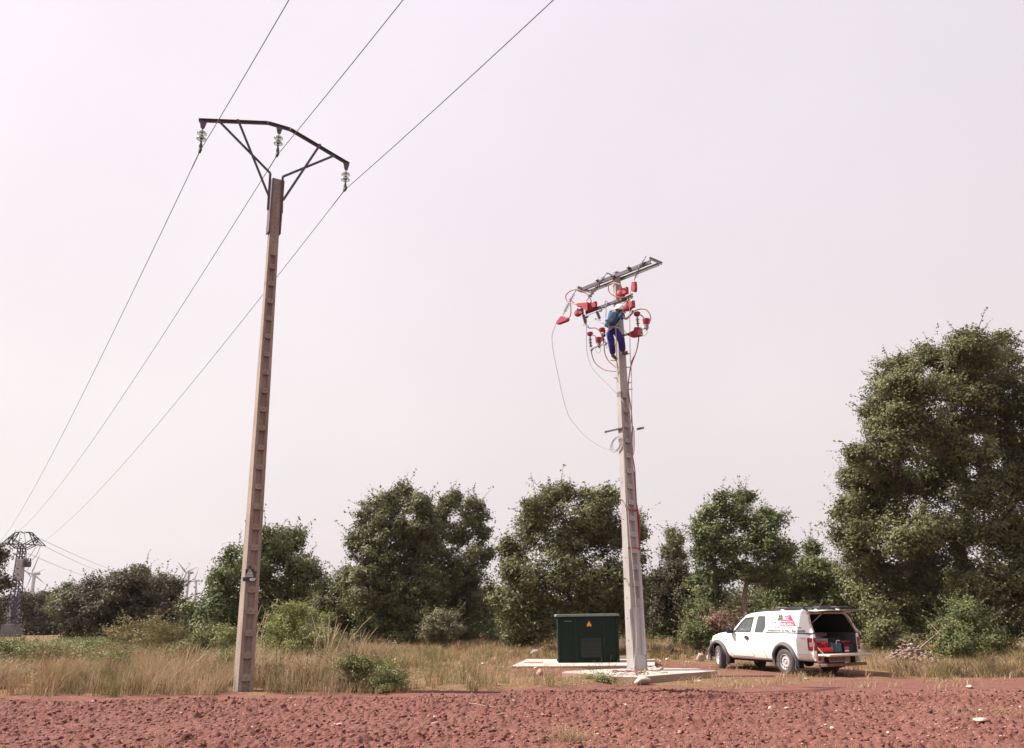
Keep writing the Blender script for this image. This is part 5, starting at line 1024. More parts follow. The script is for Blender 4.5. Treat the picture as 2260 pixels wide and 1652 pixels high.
mb = MB(); P_ = [onz(262, 1475, .0)]; P_[0][2] = .0; x0_, y0_ = P_[0][0], P_[0][1]; branch(mb, [(x0_, y0_, .2), (x0_-.45, y0_, .55), (x0_-.8, y0_, .8)], .03, 2); tag(mb.build('dead_branch', M['bark'], smooth=True), 'short dark branch stub poking up from the verge grass at the left', 'branch')

# ------------------------------------------------ grasses: masses of blades
def blades(name, pts, h, lean, wid, m, seed, tone=None, kind='stuff', curl=.35):
    r = np.random.default_rng(seed); n = len(pts); a = r.uniform(0, 2*np.pi, n); hh_ = h*r.uniform(.45, 1.15, n)*(.65+1.1*vnoise(pts[:, 0]*3.1, pts[:, 1]*3.1, 7))
    ld = np.stack([np.cos(a), np.sin(a), np.zeros(n)], 1)*(np.abs(r.normal(size=n))*lean)[:, None]; wd_ = np.stack([np.cos(a*3+1), np.sin(a*3+1), np.zeros(n)], 1)
    w_ = (wid*r.uniform(.6, 1.3, n))[:, None]; u3 = np.array([0, 0, 1.]); H = hh_[:, None]
    b0 = pts-wd_*w_/2; b1 = pts+wd_*w_/2; mid = pts+ld*H*.35+u3*H*.6; tip = pts+ld*H+u3*H*(1-curl*np.abs(r.normal(size=(n, 1)))*.4)
    v = np.stack([b0, b1, mid+wd_*w_*.4, mid-wd_*w_*.4, tip], 1).reshape(-1, 3); i0 = np.arange(n)*5
    loops = np.stack([i0, i0+1, i0+2, i0+3, i0+3, i0+2, i0+4], 1).ravel(); starts = np.stack([np.arange(n)*7, np.arange(n)*7+4], 1).ravel()
    tn = tone if tone is not None else r.random(n)**2
    return tag(rawmesh(name, v, loops, starts, None, M[m], attrs={'rnd': np.repeat(r.random(n), 2), 'tone': np.repeat(tn, 2)}), kind=kind)
def gzs(x, y):
    z = relief(x, y); k = (x > FX0) & (x < FX1) & (y > FY0) & (y < FY1)
    if k.any(): z[k] = Zf[((x[k]-FX0)/st).astype(int), ((y[k]-FY0)/st).astype(int)]
    return z
def scatter(r, n, x0, x1, y0, y1, densf, per=16, sp=.07):
    nt_ = n//per; tx0 = r.uniform(x0, x1, nt_); ty0 = r.uniform(y0, y1, nt_); k = r.random(nt_) < densf(tx0, ty0); tx0 = tx0[k]; ty0 = ty0[k]
    x = np.repeat(tx0, per)+r.normal(0, sp, len(tx0)*per); y = np.repeat(ty0, per)+r.normal(0, sp, len(tx0)*per); k = (y > edge(x)-.5*r.random(len(x))**3) & ~onpad(x, y); x = x[k]; y = y[k]
    return np.stack([x, y, gzs(x, y)], 1)
def scatter1(r, n, x0, x1, y0, y1, densf):
    x = r.uniform(x0, x1, n); y = r.uniform(y0, y1, n); k = r.random(n) < densf(x, y); x = x[k]; y = y[k]
    return np.stack([x, y, gzs(x, y)], 1)
vb1 = onz(1165, 1480)[0]
PADS = [np.array([onz(*C4(*p), zt)[:2] for p in pp]) for pp, zt in (([(88, 690), (1530, 683), (1530, 621), (250, 620)], .12), ([(600, 752), (1380, 798), (2150, 738), (1960, 716), (1500, 708), (640, 741)], .19))]
def onpad(x, y):
    ins = np.zeros(x.shape, bool)
    for P_ in PADS:
        c = np.zeros(x.shape, bool); n = len(P_)
        for i in range(n):
            (xa, ya), (xb, yb) = P_[i], P_[(i+1) % n]; k = ((ya > y) != (yb > y)) & (x < (xb-xa)*(y-ya)/(yb-ya+1e-12)+xa); c ^= k
        ins |= c
    return ins
def veg(x, y):                                            # how much grows here, 0..1
    g = 1-np.clip(dirt_of(x, y)*1.25-.2, 0, 1); g = g*(y > edge(x)+.02); g = np.where(onpad(x, y), 0, g); g = np.where(((x-9.0)/1.6)**2+((y-23.6)/2.2)**2 < 1, g*.25, g); g = np.where((x-hp[0])**2+(y-hp[1]-.3)**2 < 1.7, g*.12, g); g = np.where((np.abs(x+6.42) < .42) & (y < 20.75), g*.06, g)
    return g
def left(x): return np.clip((1.2-x)/3.0, 0, 1)            # tall growth left of the pads
RG = np.random.default_rng(101)
pt = lambda f_: np.clip(f_, 0, 1)
# tall dry grass of the left verge
p = scatter(RG, 300000, -24, 3, 19.2, 33, lambda x, y: veg(x, y)*left(x)*(1-.72*pt((x+5.0)/2.5))*pt(-.05+3.6*fbm(x*.8, y*.8, 3, 41)+.42)*pt(1.5-(y-20)/16))
blades('dry_grass', p, (.60+.5*fbm(p[:, 0]*.6, p[:, 1]*.6, 3, 44))*(1-.62*pt((p[:, 0]+5.2)/2))*pt((p[:, 1]-edge(p[:, 0]))/.9+.35), .55, .010, 'straw', 1, tone=pt(RG.random(len(p))**2*.7+.9*fbm(p[:, 0]*.7, p[:, 1]*.7, 3, 46)))
p = scatter(RG, 170000, -26, 3, 19.6, 36, lambda x, y: veg(x, y)*left(x)*pt(-.22+2.8*fbm(x*.55+9, y*.55, 3, 43)+.38))
blades('green_grass', p, .46*(1-.3*pt((p[:, 0]+4.5)/2))*pt((p[:, 1]-edge(p[:, 0]))/.9+.35), .6, .012, 'grass', 2)
# middle ground towards the trees
p = scatter(RG, 190000, -30, 14, 30, 52, lambda x, y: veg(x, y)*pt(.05+2.4*fbm(x*.5, y*.5, 3, 47)+.25)*.8*(1-.6*pt((36-y)/4)*pt((x+7)/2)))
blades('meadow_grass', p, .26*np.ones(len(p)), .6, .018, 'straw', 3, tone=RG.random(len(p))*.6)
p = scatter(RG, 110000, -30, 16, 30, 50, lambda x, y: veg(x, y)*pt(2.4*fbm(x*.5+3, y*.5, 3, 53)+.35)*.8)
blades('meadow_green', p, .30*np.ones(len(p)), .6, .018, 'grass', 4)
# thin growth on the bare earth and round the pickup
p = scatter(RG, 90000, -1, 20, 18.8, 31, lambda x, y: (y > edge(x)+.3)*(1-onpad(x, y))*pt(-.12+1.6*fbm(x*1.1, y*1.1, 3, 61)+.30*veg(x, y)+.06)*.7)
blades('sparse_grass', p, .15*np.ones(len(p)), .9, .010, 'straw', 5)
p = scatter(RG, 120000, 5, 24, 22, 33, lambda x, y: pt((x-y*.33-1.0)/2+.2)*veg(x, y)*pt(.1+2.4*fbm(x*.9, y*.9, 3, 63)+.2))
blades('verge_grass', p, .30*np.ones(len(p)), .8, .012, 'straw', 6, tone=RG.random(len(p))*.5)
p = scatter(RG, 40000, 5, 24, 21.5, 34, lambda x, y: pt((x-y*.33-1.0)/2)*veg(x, y)*pt(2*fbm(x*.8+5, y*.8, 3, 67)+.3))
blades('verge_green', p, .34*np.ones(len(p)), .7, .012, 'grass', 7)
# straw litter on soil
p = scatter1(RG, 5200, FX0, FX1, 10.5, 20.5, lambda x, y: pt(.12+1.3*fbm(x*.8, y*.8, 3, 71)+.15*(x > 4)+np.clip(1-np.abs(y-edge(x))/.8, 0, .7))); p[:, 2] += .02
n_ = len(p); a_ = RG.uniform(0, 6.28, n_); L_ = RG.uniform(.03, .13, n_); dd = np.stack([np.cos(a_)*L_, np.sin(a_)*L_, RG.normal(0, .012, n_)], 1); pp_ = np.stack([-np.sin(a_), np.cos(a_), 0*a_], 1)*.003
v = np.stack([p-dd/2-pp_, p-dd/2+pp_, p+dd/2+pp_+[0, 0, .004], p+dd/2-pp_+[0, 0, .004]], 1).reshape(-1, 3); tag(quads('straw_litter', v, M['straw'], attrs={'rnd': RG.random(n_), 'tone': RG.random(n_)}), kind='stuff')
# broad-leaved weeds: knee-high ground cover
def weeds(name, m, n, x0, x1, y0, y1, dens, h, L, seed, nl=16, sp=.09):
    r = np.random.default_rng(seed); p = scatter1(r, n, x0, x1, y0, y1, dens); hh = h*r.uniform(.4, 1.1, len(p)); k = len(p)
    C = p[:, None, :]+np.stack([r.normal(0, sp, (k, nl)), r.normal(0, sp, (k, nl)), r.random((k, nl))*hh[:, None]], -1)
    v, rn, tn = leaves(r, C.reshape(-1, 3), np.repeat(r.random(k)*.8, nl), L); tag(quads(name, v, M[m], attrs={'rnd': rn, 'tone': tn}), kind='stuff')
weeds('weeds', 'bramble', 5200, -26, 0, 21.5, 36, lambda x, y: veg(x, y)*pt(-.1+2.6*fbm(x*.45+20, y*.45, 3, 81)+.35)*left(x), .42, .045, 1)
weeds('low_weeds', 'grass', 3000, -4, 8, 19.2, 24.2, lambda x, y: (y > edge(x)+.1)*(1-onpad(x, y))*pt(-.1+2.2*fbm(x*.9+4, y*.9, 3, 83)+.32)*(x < 3.0), .26, .035, 2)
weeds('dry_weeds', 'dead_leaf', 2600, -10, 22, 19.6, 32, lambda x, y: (y > edge(x)+.4)*(1-onpad(x, y))*pt(2.2*fbm(x*.8+14, y*.8, 3, 85)+.1), .22, .03, 3)
# low scrub along the foot of the trees
weeds('undergrowth', 'oak', 2600, -30, 30, 36, 47, lambda x, y: pt(2.4*fbm(x*.3+2, y*.3, 3, 87)+.2)*(x > y*.42), .9, .09, 4, nl=60)
weeds('scrub', 'bramble', 5200, -34, -6, 24, 44, lambda x, y: pt(.1+3*fbm(x*.35+40, y*.35, 3, 91)+.35)*pt((-x-5)/4)*pt((y-23)/3), .85, .075, 7, nl=110, sp=.26)
weeds('dry_scrub', 'straw', 1800, -28, -5, 22, 38, lambda x, y: pt(-.1+3*fbm(x*.4+60, y*.4, 3, 93)+.2), .8, .045, 8, nl=70, sp=.22)
# tall seed grasses standing alone
def reeds(label, u, v_, y, n, h, seed, spread=.35, lean=.2):
    c = ony(u, v_, y); r = np.random.default_rng(seed); b = np.array([c[0], y, gz(c[0], y)]); mb = MB()
    for i in range(n):
        o = b+np.array([r.normal()*spread*.4, r.normal()*.15, 0]); L = h*r.uniform(.7, 1.05); ln = r.normal()*lean+.12; k = np.array([ln, r.normal()*.1, 0]); P_ = [o+k*L*t*t+np.array([0, 0, L*t]) for t in (0, .3, .6, .85, 1)]
        mb.tube(P_, [.005, .0045, .004, .007, .002], 4)
    return tag(mb.build('tall_grass', M['reed'], smooth=True), label, 'grass tuft')
M['reed'] = mat('reed_straw', (.42, .29, .20), .8, col2=(.52, .39, .28), scale=3)
reeds('tall dry feathery grass tuft right of the bramble bush', 716, 1480, 25.5, 18, 1.7, 1, .5, .22)
reeds('second tall dry grass tuft bending beside the feathery one', 765, 1470, 27, 14, 1.3, 2, .8, .3)
reeds('few tall dry stems leaning against the right edge of the brown pole', 548, 1500, 21.5, 7, 1.9, 3, .4, .10)
reeds('tuft of dry stems standing in the verge left of the brown pole', 440, 1510, 22.5, 16, 1.0, 4, 1.6, .3)
r = np.random.default_rng(77); c = onz(1272, 1636); n_ = 420
pt_ = np.stack([c[0]+r.normal(0, .16, n_), c[1]+r.normal(0, .10, n_), np.zeros(n_)+gz(c[0], c[1])], 1); o = blades('straw_tuft', pt_, .17*np.ones(n_), 1.5, .006, 'straw', 78, tone=np.full(n_, .2), kind=None); tag(o, 'flattened tuft of dry grass lying on the ploughed soil at the bottom', 'grass tuft')
c = onz(2165, 1578); pt_ = np.stack([c[0]+r.normal(0, .5, n_), c[1]+r.normal(0, .35, n_), np.zeros(n_)], 1); pt_[:, 2] = gzs(pt_[:, 0], pt_[:, 1]); tag(blades('straw_tuft', pt_, .09*np.ones(n_), 1.6, .006, 'straw', 79, kind='stuff'))

# ------------------------------------------------ the wood behind: one mass
def wood(name, m, y, us, tops, L, seed, per=3.2, base_v=1420, thick=3.0):
    r = np.random.default_rng(seed); lob = []
    for u, tv in zip(us, tops):
        c = ony(u, (tv+base_v)/2+6, y+r.normal()*1.2); s = mpp(c); lob.append((c, np.array([38*s, thick, (base_v-tv)/2*s])))
    SP, _ = sprays(r, lob, per); SP = SP[SP[:, 2] > .1]; nl = 22; C = (SP[:, None, :]+r.normal(size=(len(SP), nl, 3))*.42*max(1, L/.24)).reshape(-1, 3); C = C[C[:, 2] > 0]
    v, rn, tn = leaves(r, C, r.random(len(C))*.3, L); tag(quads(name, v, M[m], attrs={'rnd': rn, 'tone': tn}), kind='stuff')
us = list(range(395, 2480, 52)); tops = [1340+22*math.sin(u*.021)+14*math.sin(u*.057+1)-(30 if 700 < u < 2300 else 0) for u in us]
wood('woodland', 'oak', 60, us, [t_-14 for t_ in tops], .22, 5, per=7.0)
us = list(range(700, 2480, 46)); wood('thicket', 'oak', 52.5, us, [1368+14*math.sin(u*.033)+10*math.sin(u*.071) for u in us], .17, 8, per=7.0, thick=1.6)
us = list(range(-60, 520, 34)); wood('far_woodland', 'holm', 115, us, [1366+8*math.sin(u*.03) for u in us], .42, 6, per=1.0, base_v=1400, thick=5)
us = list(range(-1500, 3900, 75)); wood('distant_woodland', 'holm', 230, us, [1362+5*math.sin(u*.03) for u in us], .8, 16, per=.35, base_v=1392, thick=6)
# ================================================================== PICKUP
VH = math.radians(113); VO = np.array([8.24, 24.35, gz(8.24, 24.35)-.02])
van = thing('pickup_truck', 'white pickup with canopy, tailgate and rear hatch open, parked facing left', 'pickup truck', VO, VH)
def sm(a, b, x): t = min(1, max(0, (x-a)/(b-a))); return t*t*(3-2*t)
XF, XR, AR = 3.60, -1.16, .43
def zhi(x):
    if x < 2.25: return 1.10
    return float(np.interp(x, [2.25, 2.6, 2.95, 3.25, 3.42, 3.52, XF], [1.10, 1.09, 1.05, .97, .88, .78, .66]))
def zlo(x):
    z = .36 if x < 2.4 else .40
    if x < -.44: z = .40
    for cx in (0., 3.02):
        dx = abs(x-cx)
        if dx < AR: z = max(z, .35+math.sqrt(AR*AR-dx*dx)*1.02)
    return min(z, zhi(x)-.05)
def yw(x, z):                                            # half width of the body
    w_ = .845-.10*sm(.95, 1.12, z)*.45-.05*sm(.55, .36, z)
    w_ += .010*math.exp(-((z-.58)/.03)**2)*0
    w_ -= .16*sm(3.0, XF, x)**1.5+.03*sm(-.7, XR, x); return w_
xs = sorted(set([round(x, 4) for x in np.linspace(XR, XF, 60)]+[c+s*AR*f for c in (0, 3.02) for s in (-1, 1) for f in (1.001, .999, .985, .95, .9, .8, .65, .5, .3, .1)]))
xs = [x for x in xs if x <= XF]
def bodyside(s):
    vs = []; fs = []; nz_ = 12
    for x in xs:
        a, b_ = zlo(x), zhi(x)
        for i in range(nz_): z = a+(b_-a)*i/(nz_-1); vs.append((x, s*yw(x, z), z))
    for i in range(len(xs)-1):
        for j in range(nz_-1):
            f = (i*nz_+j, i*nz_+j+1, (i+1)*nz_+j+1, (i+1)*nz_+j); fs.append(f if s > 0 else f[::-1])
    return vs, fs
mb = MB()
for s in (1, -1): mb.add(*bodyside(s))
hx = [x for x in xs if x >= 2.2]; vs = []; fs = []; ny = 13                                # bonnet
for x in hx:
    for j in range(ny): t = -1+2*j/(ny-1); vs.append((x, t*yw(x, zhi(x)), zhi(x)+.045*(1-t**4)))
for i in range(len(hx)-1):
    for j in range(ny-1): fs.append((i*ny+j, (i+1)*ny+j, (i+1)*ny+j+1, i*ny+j+1))
mb.add(vs, fs)
mb.add([(XF, t*yw(XF, z), z) for z in (.40, .66) for t in (-1, 1)], [(0, 1, 3, 2)])
body = mb.build('body', M['white_paint'], van, smooth=True); sl = body.modifiers.new('skin_thickness', 'SOLIDIFY'); sl.thickness = .012; sl.offset = -1
# inner dark wells and floor so that nothing shows through
ub = MB(); ub.box(-1.1, -.46, -.70, .70, .36, .60); ub.box(.46, 2.56, -.72, .72, .30, .60); ub.box(-.46, .46, -.56, .56, .34, .60); ub.box(2.56, 3.5, -.52, .52, .30, .80)
ub.build('chassis', M['underbody'], van)
for cx in (0., 3.02):
    for s in (1, -1):
        ub = MB(); n_ = 14; pts = [(cx+math.cos(a)*(AR+.03), .35+math.sin(a)*(AR+.03)) for a in np.linspace(0, math.pi, n_)]
        vs = [(x, s*y_, z) for x, z in pts for y_ in (.54, .80)]; fs = [(2*i, 2*i+1, 2*i+3, 2*i+2) for i in range(n_-1)]; ub.add(vs, fs)
        vs2 = [(x, s*.54, z) for x, z in pts]; ub.add(vs2, [tuple(range(n_))]); ub.build('wheel_well', M['underbody'], van)
        fl = MB(); n_ = 28; a0, a1 = (-.42, math.pi+.28) if cx == 0 else (-.42, math.pi+.35)                         # flare, rear end runs lower
        a_s = np.linspace(-.30, math.pi+.42, n_); vs = []
        for a in a_s:
            for r_, yo in ((AR-.012, -.01), (AR-.012, .045), (AR+.02, .062), (AR+.075, .04), (AR+.095, .0)):
                x = cx+math.cos(a)*r_; z = .35+math.sin(a)*r_; vs.append((x, s*(yw(min(x, 3.2), max(z, .4))+yo), z))
        fs = [(i*5+j, i*5+j+1, (i+1)*5+j+1, (i+1)*5+j) for i in range(n_-1) for j in range(4)]
        if s < 0: fs = [f[::-1] for f in fs]
        fl.add(vs, fs); fl.build('wheel_arch_trim', M['plastic_grey'], van, smooth=True)
        mf = MB(); mf.box(cx-AR-.05, cx-AR-.02, s*.60 if s > 0 else -.86, .86 if s > 0 else -.60, .19, .42) ; mf.build('mudflap', M['underbody'], van)
# wheels
TYR = .345
def wheel(cx, cy, s, steer, name_lab=None):
    e = thing_part('wheel', (cx, cy, TYR), steer)
    ax = (0, s, 0); hw = .118
    mb = MB(); prof = [(.20, -hw+.01), (.215, -hw), (.30, -hw-.002), (.332, -hw+.02), (TYR, -hw+.045), (TYR, hw-.045), (.332, hw-.02), (.30, hw+.002), (.215, hw), (.20, hw-.01)]
    mb.lathe((0, 0, 0), ax, prof, 40, cap=False)
    for i in range(40):                                                     # tread blocks
        a = 2*math.pi*i/40; c_, s_ = math.cos(a), math.sin(a)
        for w0 in (-.07, -.022, .026, .072): 
            aa = a+(.04 if w0 > 0 else 0); c_, s_ = math.cos(aa), math.sin(aa); mb.obox((c_*(TYR+.002), w0, s_*(TYR+.002)), (c_*.007, 0, s_*.007), (0, .019, 0), (-s_*.018, 0, c_*.018))
    mb.build('tyre', M['tyre'], e)
    rm = MB(); rm.lathe((0, 0, 0), ax, [(.03, -.02), (.205, -.09), (.208, hw-.012), (.196, hw-.004), (.188, hw-.02), (.180, hw-.055), (.15, hw-.05), (.135, hw-.035), (.085, hw-.035), (.075, hw-.06), (.055, hw-.06), (.042, hw-.03), (.02, hw-.025)], 32); rm.build('rim', M['rim'], e, smooth=True)
    hl_ = MB()
    for i in range(12):
        a = 2*math.pi*i/12; hl_.lathe((math.cos(a)*.157, s*(hw-.047), math.sin(a)*.157), ax, [(.021, 0), (.021, .003)], 8)
    for i in range(6): a = 2*math.pi*i/6; hl_.lathe((math.cos(a)*.065, s*(hw-.06), math.sin(a)*.065), ax, [(.011, 0), (.011, .012)], 6)
    hl_.build('rim_openings', M['hole'], e)
def thing_part(name, loc, rz=0.):
    o = bpy.data.objects.new(name, None); ROOT.objects.link(o); o.parent = van; o.location = loc; o.rotation_euler = (0, 0, rz); o.empty_display_size = .1; return o
wheel(0, .735, 1, 0); wheel(0, -.735, -1, 0); wheel(3.02, .735, 1, math.radians(-22)); wheel(3.02, -.735, -1, math.radians(-20))
MB().tube([(0, -.7, .34), (0, .7, .34)], .05, 8).lathe((0, .0, .34), (1, 0, 0), [(.05, -.15), (.14, -.08), (.15, .05), (.06, .14)], 12).build('rear_axle', M['underbody'], van)
# cab and canopy sides with their openings; the side leans in towards the roof
LN = .22
def ysl(z): return .80-(z-1.08)*LN
def side_panel(outer, holes, s, m, name, th=.02, inset=0.):
    import bmesh
    bm = bmesh.new()
    def loop(pts):
        vs = [bm.verts.new((x, s*(ysl(z)-inset), z)) for x, z in pts]
        for i in range(len(vs)): bm.edges.new((vs[i], vs[(i+1) % len(vs)]))
    loop(outer)
    for h_ in holes: loop(h_)
    bmesh.ops.triangle_fill(bm, use_beauty=True, edges=bm.edges[:], normal=(0, s, LN))
    bmesh.ops.recalc_face_normals(bm, faces=bm.faces[:])
    me = bpy.data.meshes.new(name); bm.to_mesh(me); bm.free(); me.materials.append(m); o = bpy.data.objects.new(name, me); ROOT.objects.link(o); o.parent = van
    if len(me.polygons) and me.polygons[0].normal.y*s < 0: me.flip_normals()
    if th: sd_ = o.modifiers.new('thickness', 'SOLIDIFY'); sd_.thickness = th; sd_.offset = -1
    return o
def rounded(pts, r=.05, n=4):
    out_ = []; N_ = len(pts)
    for i in range(N_):
        p0, p1, p2 = map(np.array, (pts[i-1], pts[i], pts[(i+1) % N_])); a = p1+(p0-p1)/np.linalg.norm(p0-p1)*r; b = p1+(p2-p1)/np.linalg.norm(p2-p1)*r
        for k in range(n+1): t = k/n; out_.append(tuple((1-t)**2*a+2*t*(1-t)*p1+t*t*b))
    return out_
W1 = rounded([(2.22, 1.105), (1.94, 1.36), (1.70, 1.525), (1.30, 1.545), (1.42, 1.105)], .03, 3)
W2_ = rounded([(1.13, 1.565), (.80, 1.565), (.79, 1.24), (.93, 1.05), (1.25, 1.05)], .06, 5)
cab_out = [(2.36, 1.075), (2.10, 1.28), (1.86, 1.48), (1.66, 1.585), (1.45, 1.62), (1.10, 1.645), (.70, 1.655), (.70, 1.075)]
W2l = [(x, max(z, 1.08)) for x, z in W2_]
for s in (1, -1):
    side_panel(cab_out, [W1, [p for i, p in enumerate(W2l) if p != W2l[i-1]]], s, M['white_paint'], 'cab_side')
    fr_o = side_panel([(1.76+(x-1.76)*1.0, z) for x, z in W1], [[(1.72+(x-1.72)*.88, 1.30+(z-1.30)*.86) for x, z in W1]], s, M['black'], 'window_frame', .012, -.002+.006)
    side_panel([(1.72+(x-1.72)*.93, 1.30+(z-1.30)*.92) for x, z in W1], [], s, M['glass_win'], 'side_window', .004, .012)
    side_panel([(.98+(x-.98)*1.03, 1.30+(z-1.30)*1.02) for x, z in W2_], [], s, M['quarter'] if 'quarter' in M else M['glass_dark'], 'rear_quarter_window', .006, -.006)
    side_panel(rounded([(.69, 1.125), (.66, 1.655), (-.78, 1.655), (-.90, 1.62), (-1.00, 1.50), (-1.17, 1.125)], .02, 2), [], s, M['white_paint'], 'canopy_side', .03, -.012)
    sp = MB(); sp.box(-1.165, .72, s*.795-.012, s*.795+.012, 1.098, 1.128); sp.build('canopy_seal', M['plastic_grey'], van)
# lower part of the quarter glass dips below the waist line: frame on the door skin
# roof: cab, then canopy
def roof(x0, x1, zf, m, name, n=14, crown=.045, edge=.0):
    vs = []; fs = []; X_ = np.linspace(x0, x1, n); ny = 15
    for x in X_:
        z0 = zf(x)
        for j in range(ny): t = -1+2*j/(ny-1); vs.append((x, t*(ysl(z0)+edge), z0+crown*(1-abs(t)**3)))
    for i in range(n-1):
        for j in range(ny-1): fs.append((i*ny+j, i*ny+j+1, (i+1)*ny+j+1, (i+1)*ny+j))
    o = MB().add(vs, fs).build(name, m, van, smooth=True); sd_ = o.modifiers.new('thickness', 'SOLIDIFY'); sd_.thickness = .02; sd_.offset = -1; return o
roof(.68, 1.70, lambda x: float(np.interp(x, [.68, 1.1, 1.45, 1.70], [1.655, 1.645, 1.62, 1.57])), M['white_paint'], 'roof')
roof(-.90, .68, lambda x: float(np.interp(x, [-.90, -.78, .68], [1.62, 1.655, 1.656])), M['white_paint'], 'canopy_roof', edge=.012)
ws = MB(); ws.add([(2.33, -.77, 1.10), (2.33, .77, 1.10), (1.69, .66, 1.58), (1.69, -.66, 1.58), (2.38, 0, 1.11), (1.74, 0, 1.60)], [(0, 4, 5, 3), (4, 1, 2, 5)]); w_ = ws.build('windscreen', M['glass_win'], van)
# interior: seats, dashboard, steering wheel
it = MB(); it.box(2.0, 2.35, -.72, .72, .9, 1.12); it.build('dashboard', M['black'], van, bevel=.03)
for y_ in (.36, -.36):
    MB().box(1.1, 1.55, y_-.24, y_+.24, .7, .95).obox((1.12, y_, 1.15), (.06, 0, -.02), (0, .23, 0), (-.08, 0, .28)).obox((1.03, y_, 1.48), (.04, 0, 0), (0, .12, 0), (0, 0, .07)).build('seat', M['plastic_grey'], van, bevel=.03)
sw = MB(); c_ = np.array([1.80, .36, 1.12]); e1 = np.array([0, 1, 0]); e2 = np.array([-.45, 0, .9]); e2 /= np.linalg.norm(e2); ring = [c_+.18*(math.cos(a)*e1+math.sin(a)*e2) for a in np.linspace(0, 2*math.pi, 25)]; sw.tube(ring, .014, 8, cap=False); sw.bar(c_-e1*.17, c_+e1*.17, .03, .03); sw.bar(c_, c_-e2*.17, .03, .03); sw.build('steering_wheel', M['black'], van, smooth=True)
MB().box(.69, .74, -.68, .68, .5, 1.56).build('cab_rear_wall', M['black'], van)
# cargo box and dark canopy lining
cb = MB(); cb.box(-1.12, .66, -.715, .715, .57, .60); cb.box(-1.12, .66, .715, .735, .60, 1.10); cb.box(-1.12, .66, -.735, -.715, .60, 1.10); cb.build('cargo_bed', M['plastic_grey'], van)
cl_ = MB()
for s in (1, -1): cl_.add([(.66, s*(ysl(1.11)-.05), 1.11), (-1.12, s*(ysl(1.11)-.05), 1.11), (-.88, s*(ysl(1.6)-.05), 1.6), (.66, s*(ysl(1.62)-.05), 1.62)], [(0, 1, 2, 3)])
cl_.add([(.66, -.63, 1.625), (-.86, -.63, 1.61), (-.86, .63, 1.61), (.66, .63, 1.625)], [(0, 1, 2, 3)]); cl_.build('canopy_lining', M['black'], van)
# rear opening frame of canopy
fr_ = MB()
def rp2(pts, w_, d_=.05):
    P = [np.array((x, y_, z)) for x, y_, z in pts]
    for a, b in zip(P[:-1], P[1:]): fr_.bar(a, b, w_, d_, up=(1, 0, .3))
for s in (1, -1): rp2([(-1.15, s*.765, 1.13), (-1.06, s*.735, 1.32), (-.98, s*.70, 1.50), (-.91, s*.64, 1.60), (-.89, s*.56, 1.635)], .055)
rp2([(-.89, .58, 1.637), (-.89, -.58, 1.637)], .05); fr_.build('hatch_frame', M['white_dusty'], van, bevel=.008)
# hatch swung up, gas struts
ht = MB(); ht.obox((-1.24, 0, 1.665), (.36, 0, -.022), (0, .63, 0), (.0006, 0, .012)); hto = ht.build('rear_hatch', M['glass_dark'], van, bevel=.008)
hf = MB(); hf.obox((-1.24, 0, 1.682), (.375, 0, -.023), (0, .66, 0), (.0003, 0, .005)); hf.build('hatch_rim', M['white_dusty'], hto, bevel=.004)
hf = MB(); hf.obox((-.86, 0, 1.665), (.05, 0, 0), (0, .60, 0), (0, 0, .02)); hf.build('hatch_hinge', M['black'], hto)
for s in (1, -1): MB().tube([(-1.40, s*.56, 1.65), (-1.05, s*.73, 1.34)], .012, 6).build('gas_strut', M['black'], van)
# tailgate lowered, stays
tg = MB(); tg.box(-1.63, -1.18, -.72, .72, .535, .590); tgo = tg.build('tailgate', M['white_dusty'], van, bevel=.015)
MB().box(-1.60, -1.20, .722, .732, .545, .585).build('tailgate_end', M['white_paint'], tgo, bevel=.004)
q = MB()
for x in (-1.30, -1.40, -1.48): q.lathe((x, .732, .565), (0, 1, 0), [(.016, 0), (.014, .006)], 8)
q.build('latch_bolts', M['plastic_grey'], tgo)
for s in (1, -1): MB().tube([(-1.13, s*.725, .82), (-1.44, s*.735, .58)], .010, 6).build('tailgate_stay', M['galv'], van)
# tail lamps, fascia, plate, bumper
for s in (1, -1):
    tl = MB(); tl.prism([(-1.0, s*.82, .66), (-1.0, s*.855, .66), (-1.03, s*.855, 1.0), (-1.10, s*.82, 1.02), (-1.185, s*.745, 1.0), (-1.185, s*.745, .66)][::(1 if s > 0 else -1)][:0] or [(-.98, s*.857, .67), (-1.10, s*.842, .67), (-1.185, s*.79, .67), (-1.185, s*.725, .67), (-1.14, s*.725, .67), (-1.0, s*.82, .67)], (0, 0, .33))
    t_o = tl.build('tail_lamp', M['taillight'], van, bevel=.02, seg=3)
    MB().prism([(-1.04, s*.855, .77), (-1.105, s*.846, .77), (-1.19, s*.794, .77), (-1.186, s*.77, .77), (-1.04, s*.835, .77)], (0, 0, .11)).build('lamp_lens', M['lamp_clear'], t_o, bevel=.006)
    q = MB(); q.box(-1.165, -1.13, min(s*.715, s*.80), max(s*.715, s*.80), .40, 1.10); q.build('rear_corner', M['white_paint'], van, bevel=.015)
MB().box(-1.16, -1.13, -.72, .72, .36, .545).build('rear_fascia', M['white_dusty'], van, bevel=.01)
MB().box(-1.18, -1.162, .60, .70, .42, .50).build('fog_lamp', M['taillight'], van, bevel=.01)
pl_ = MB().box(-1.185, -1.165, -.22, .30, .395, .515).build('number_plate', M['rust'], van, bevel=.003)
MB().box(-1.190, -1.186, -.205, .285, .405, .505).build('plate_face', M['plate'] if 'plate' in M else M['white_dusty'], pl_)
text('number', '5449 DZP', .10, M['ink'], frame4((-1.192, .27, .42), (0, -1, 0), (0, 0, 1)), pl_, width=.46)
bp_ = MB(); bp_.box(-1.34, -1.20, -.80, .86, .27, .345); bo = bp_.build('rear_bumper', M['rust'], van, bevel=.01)
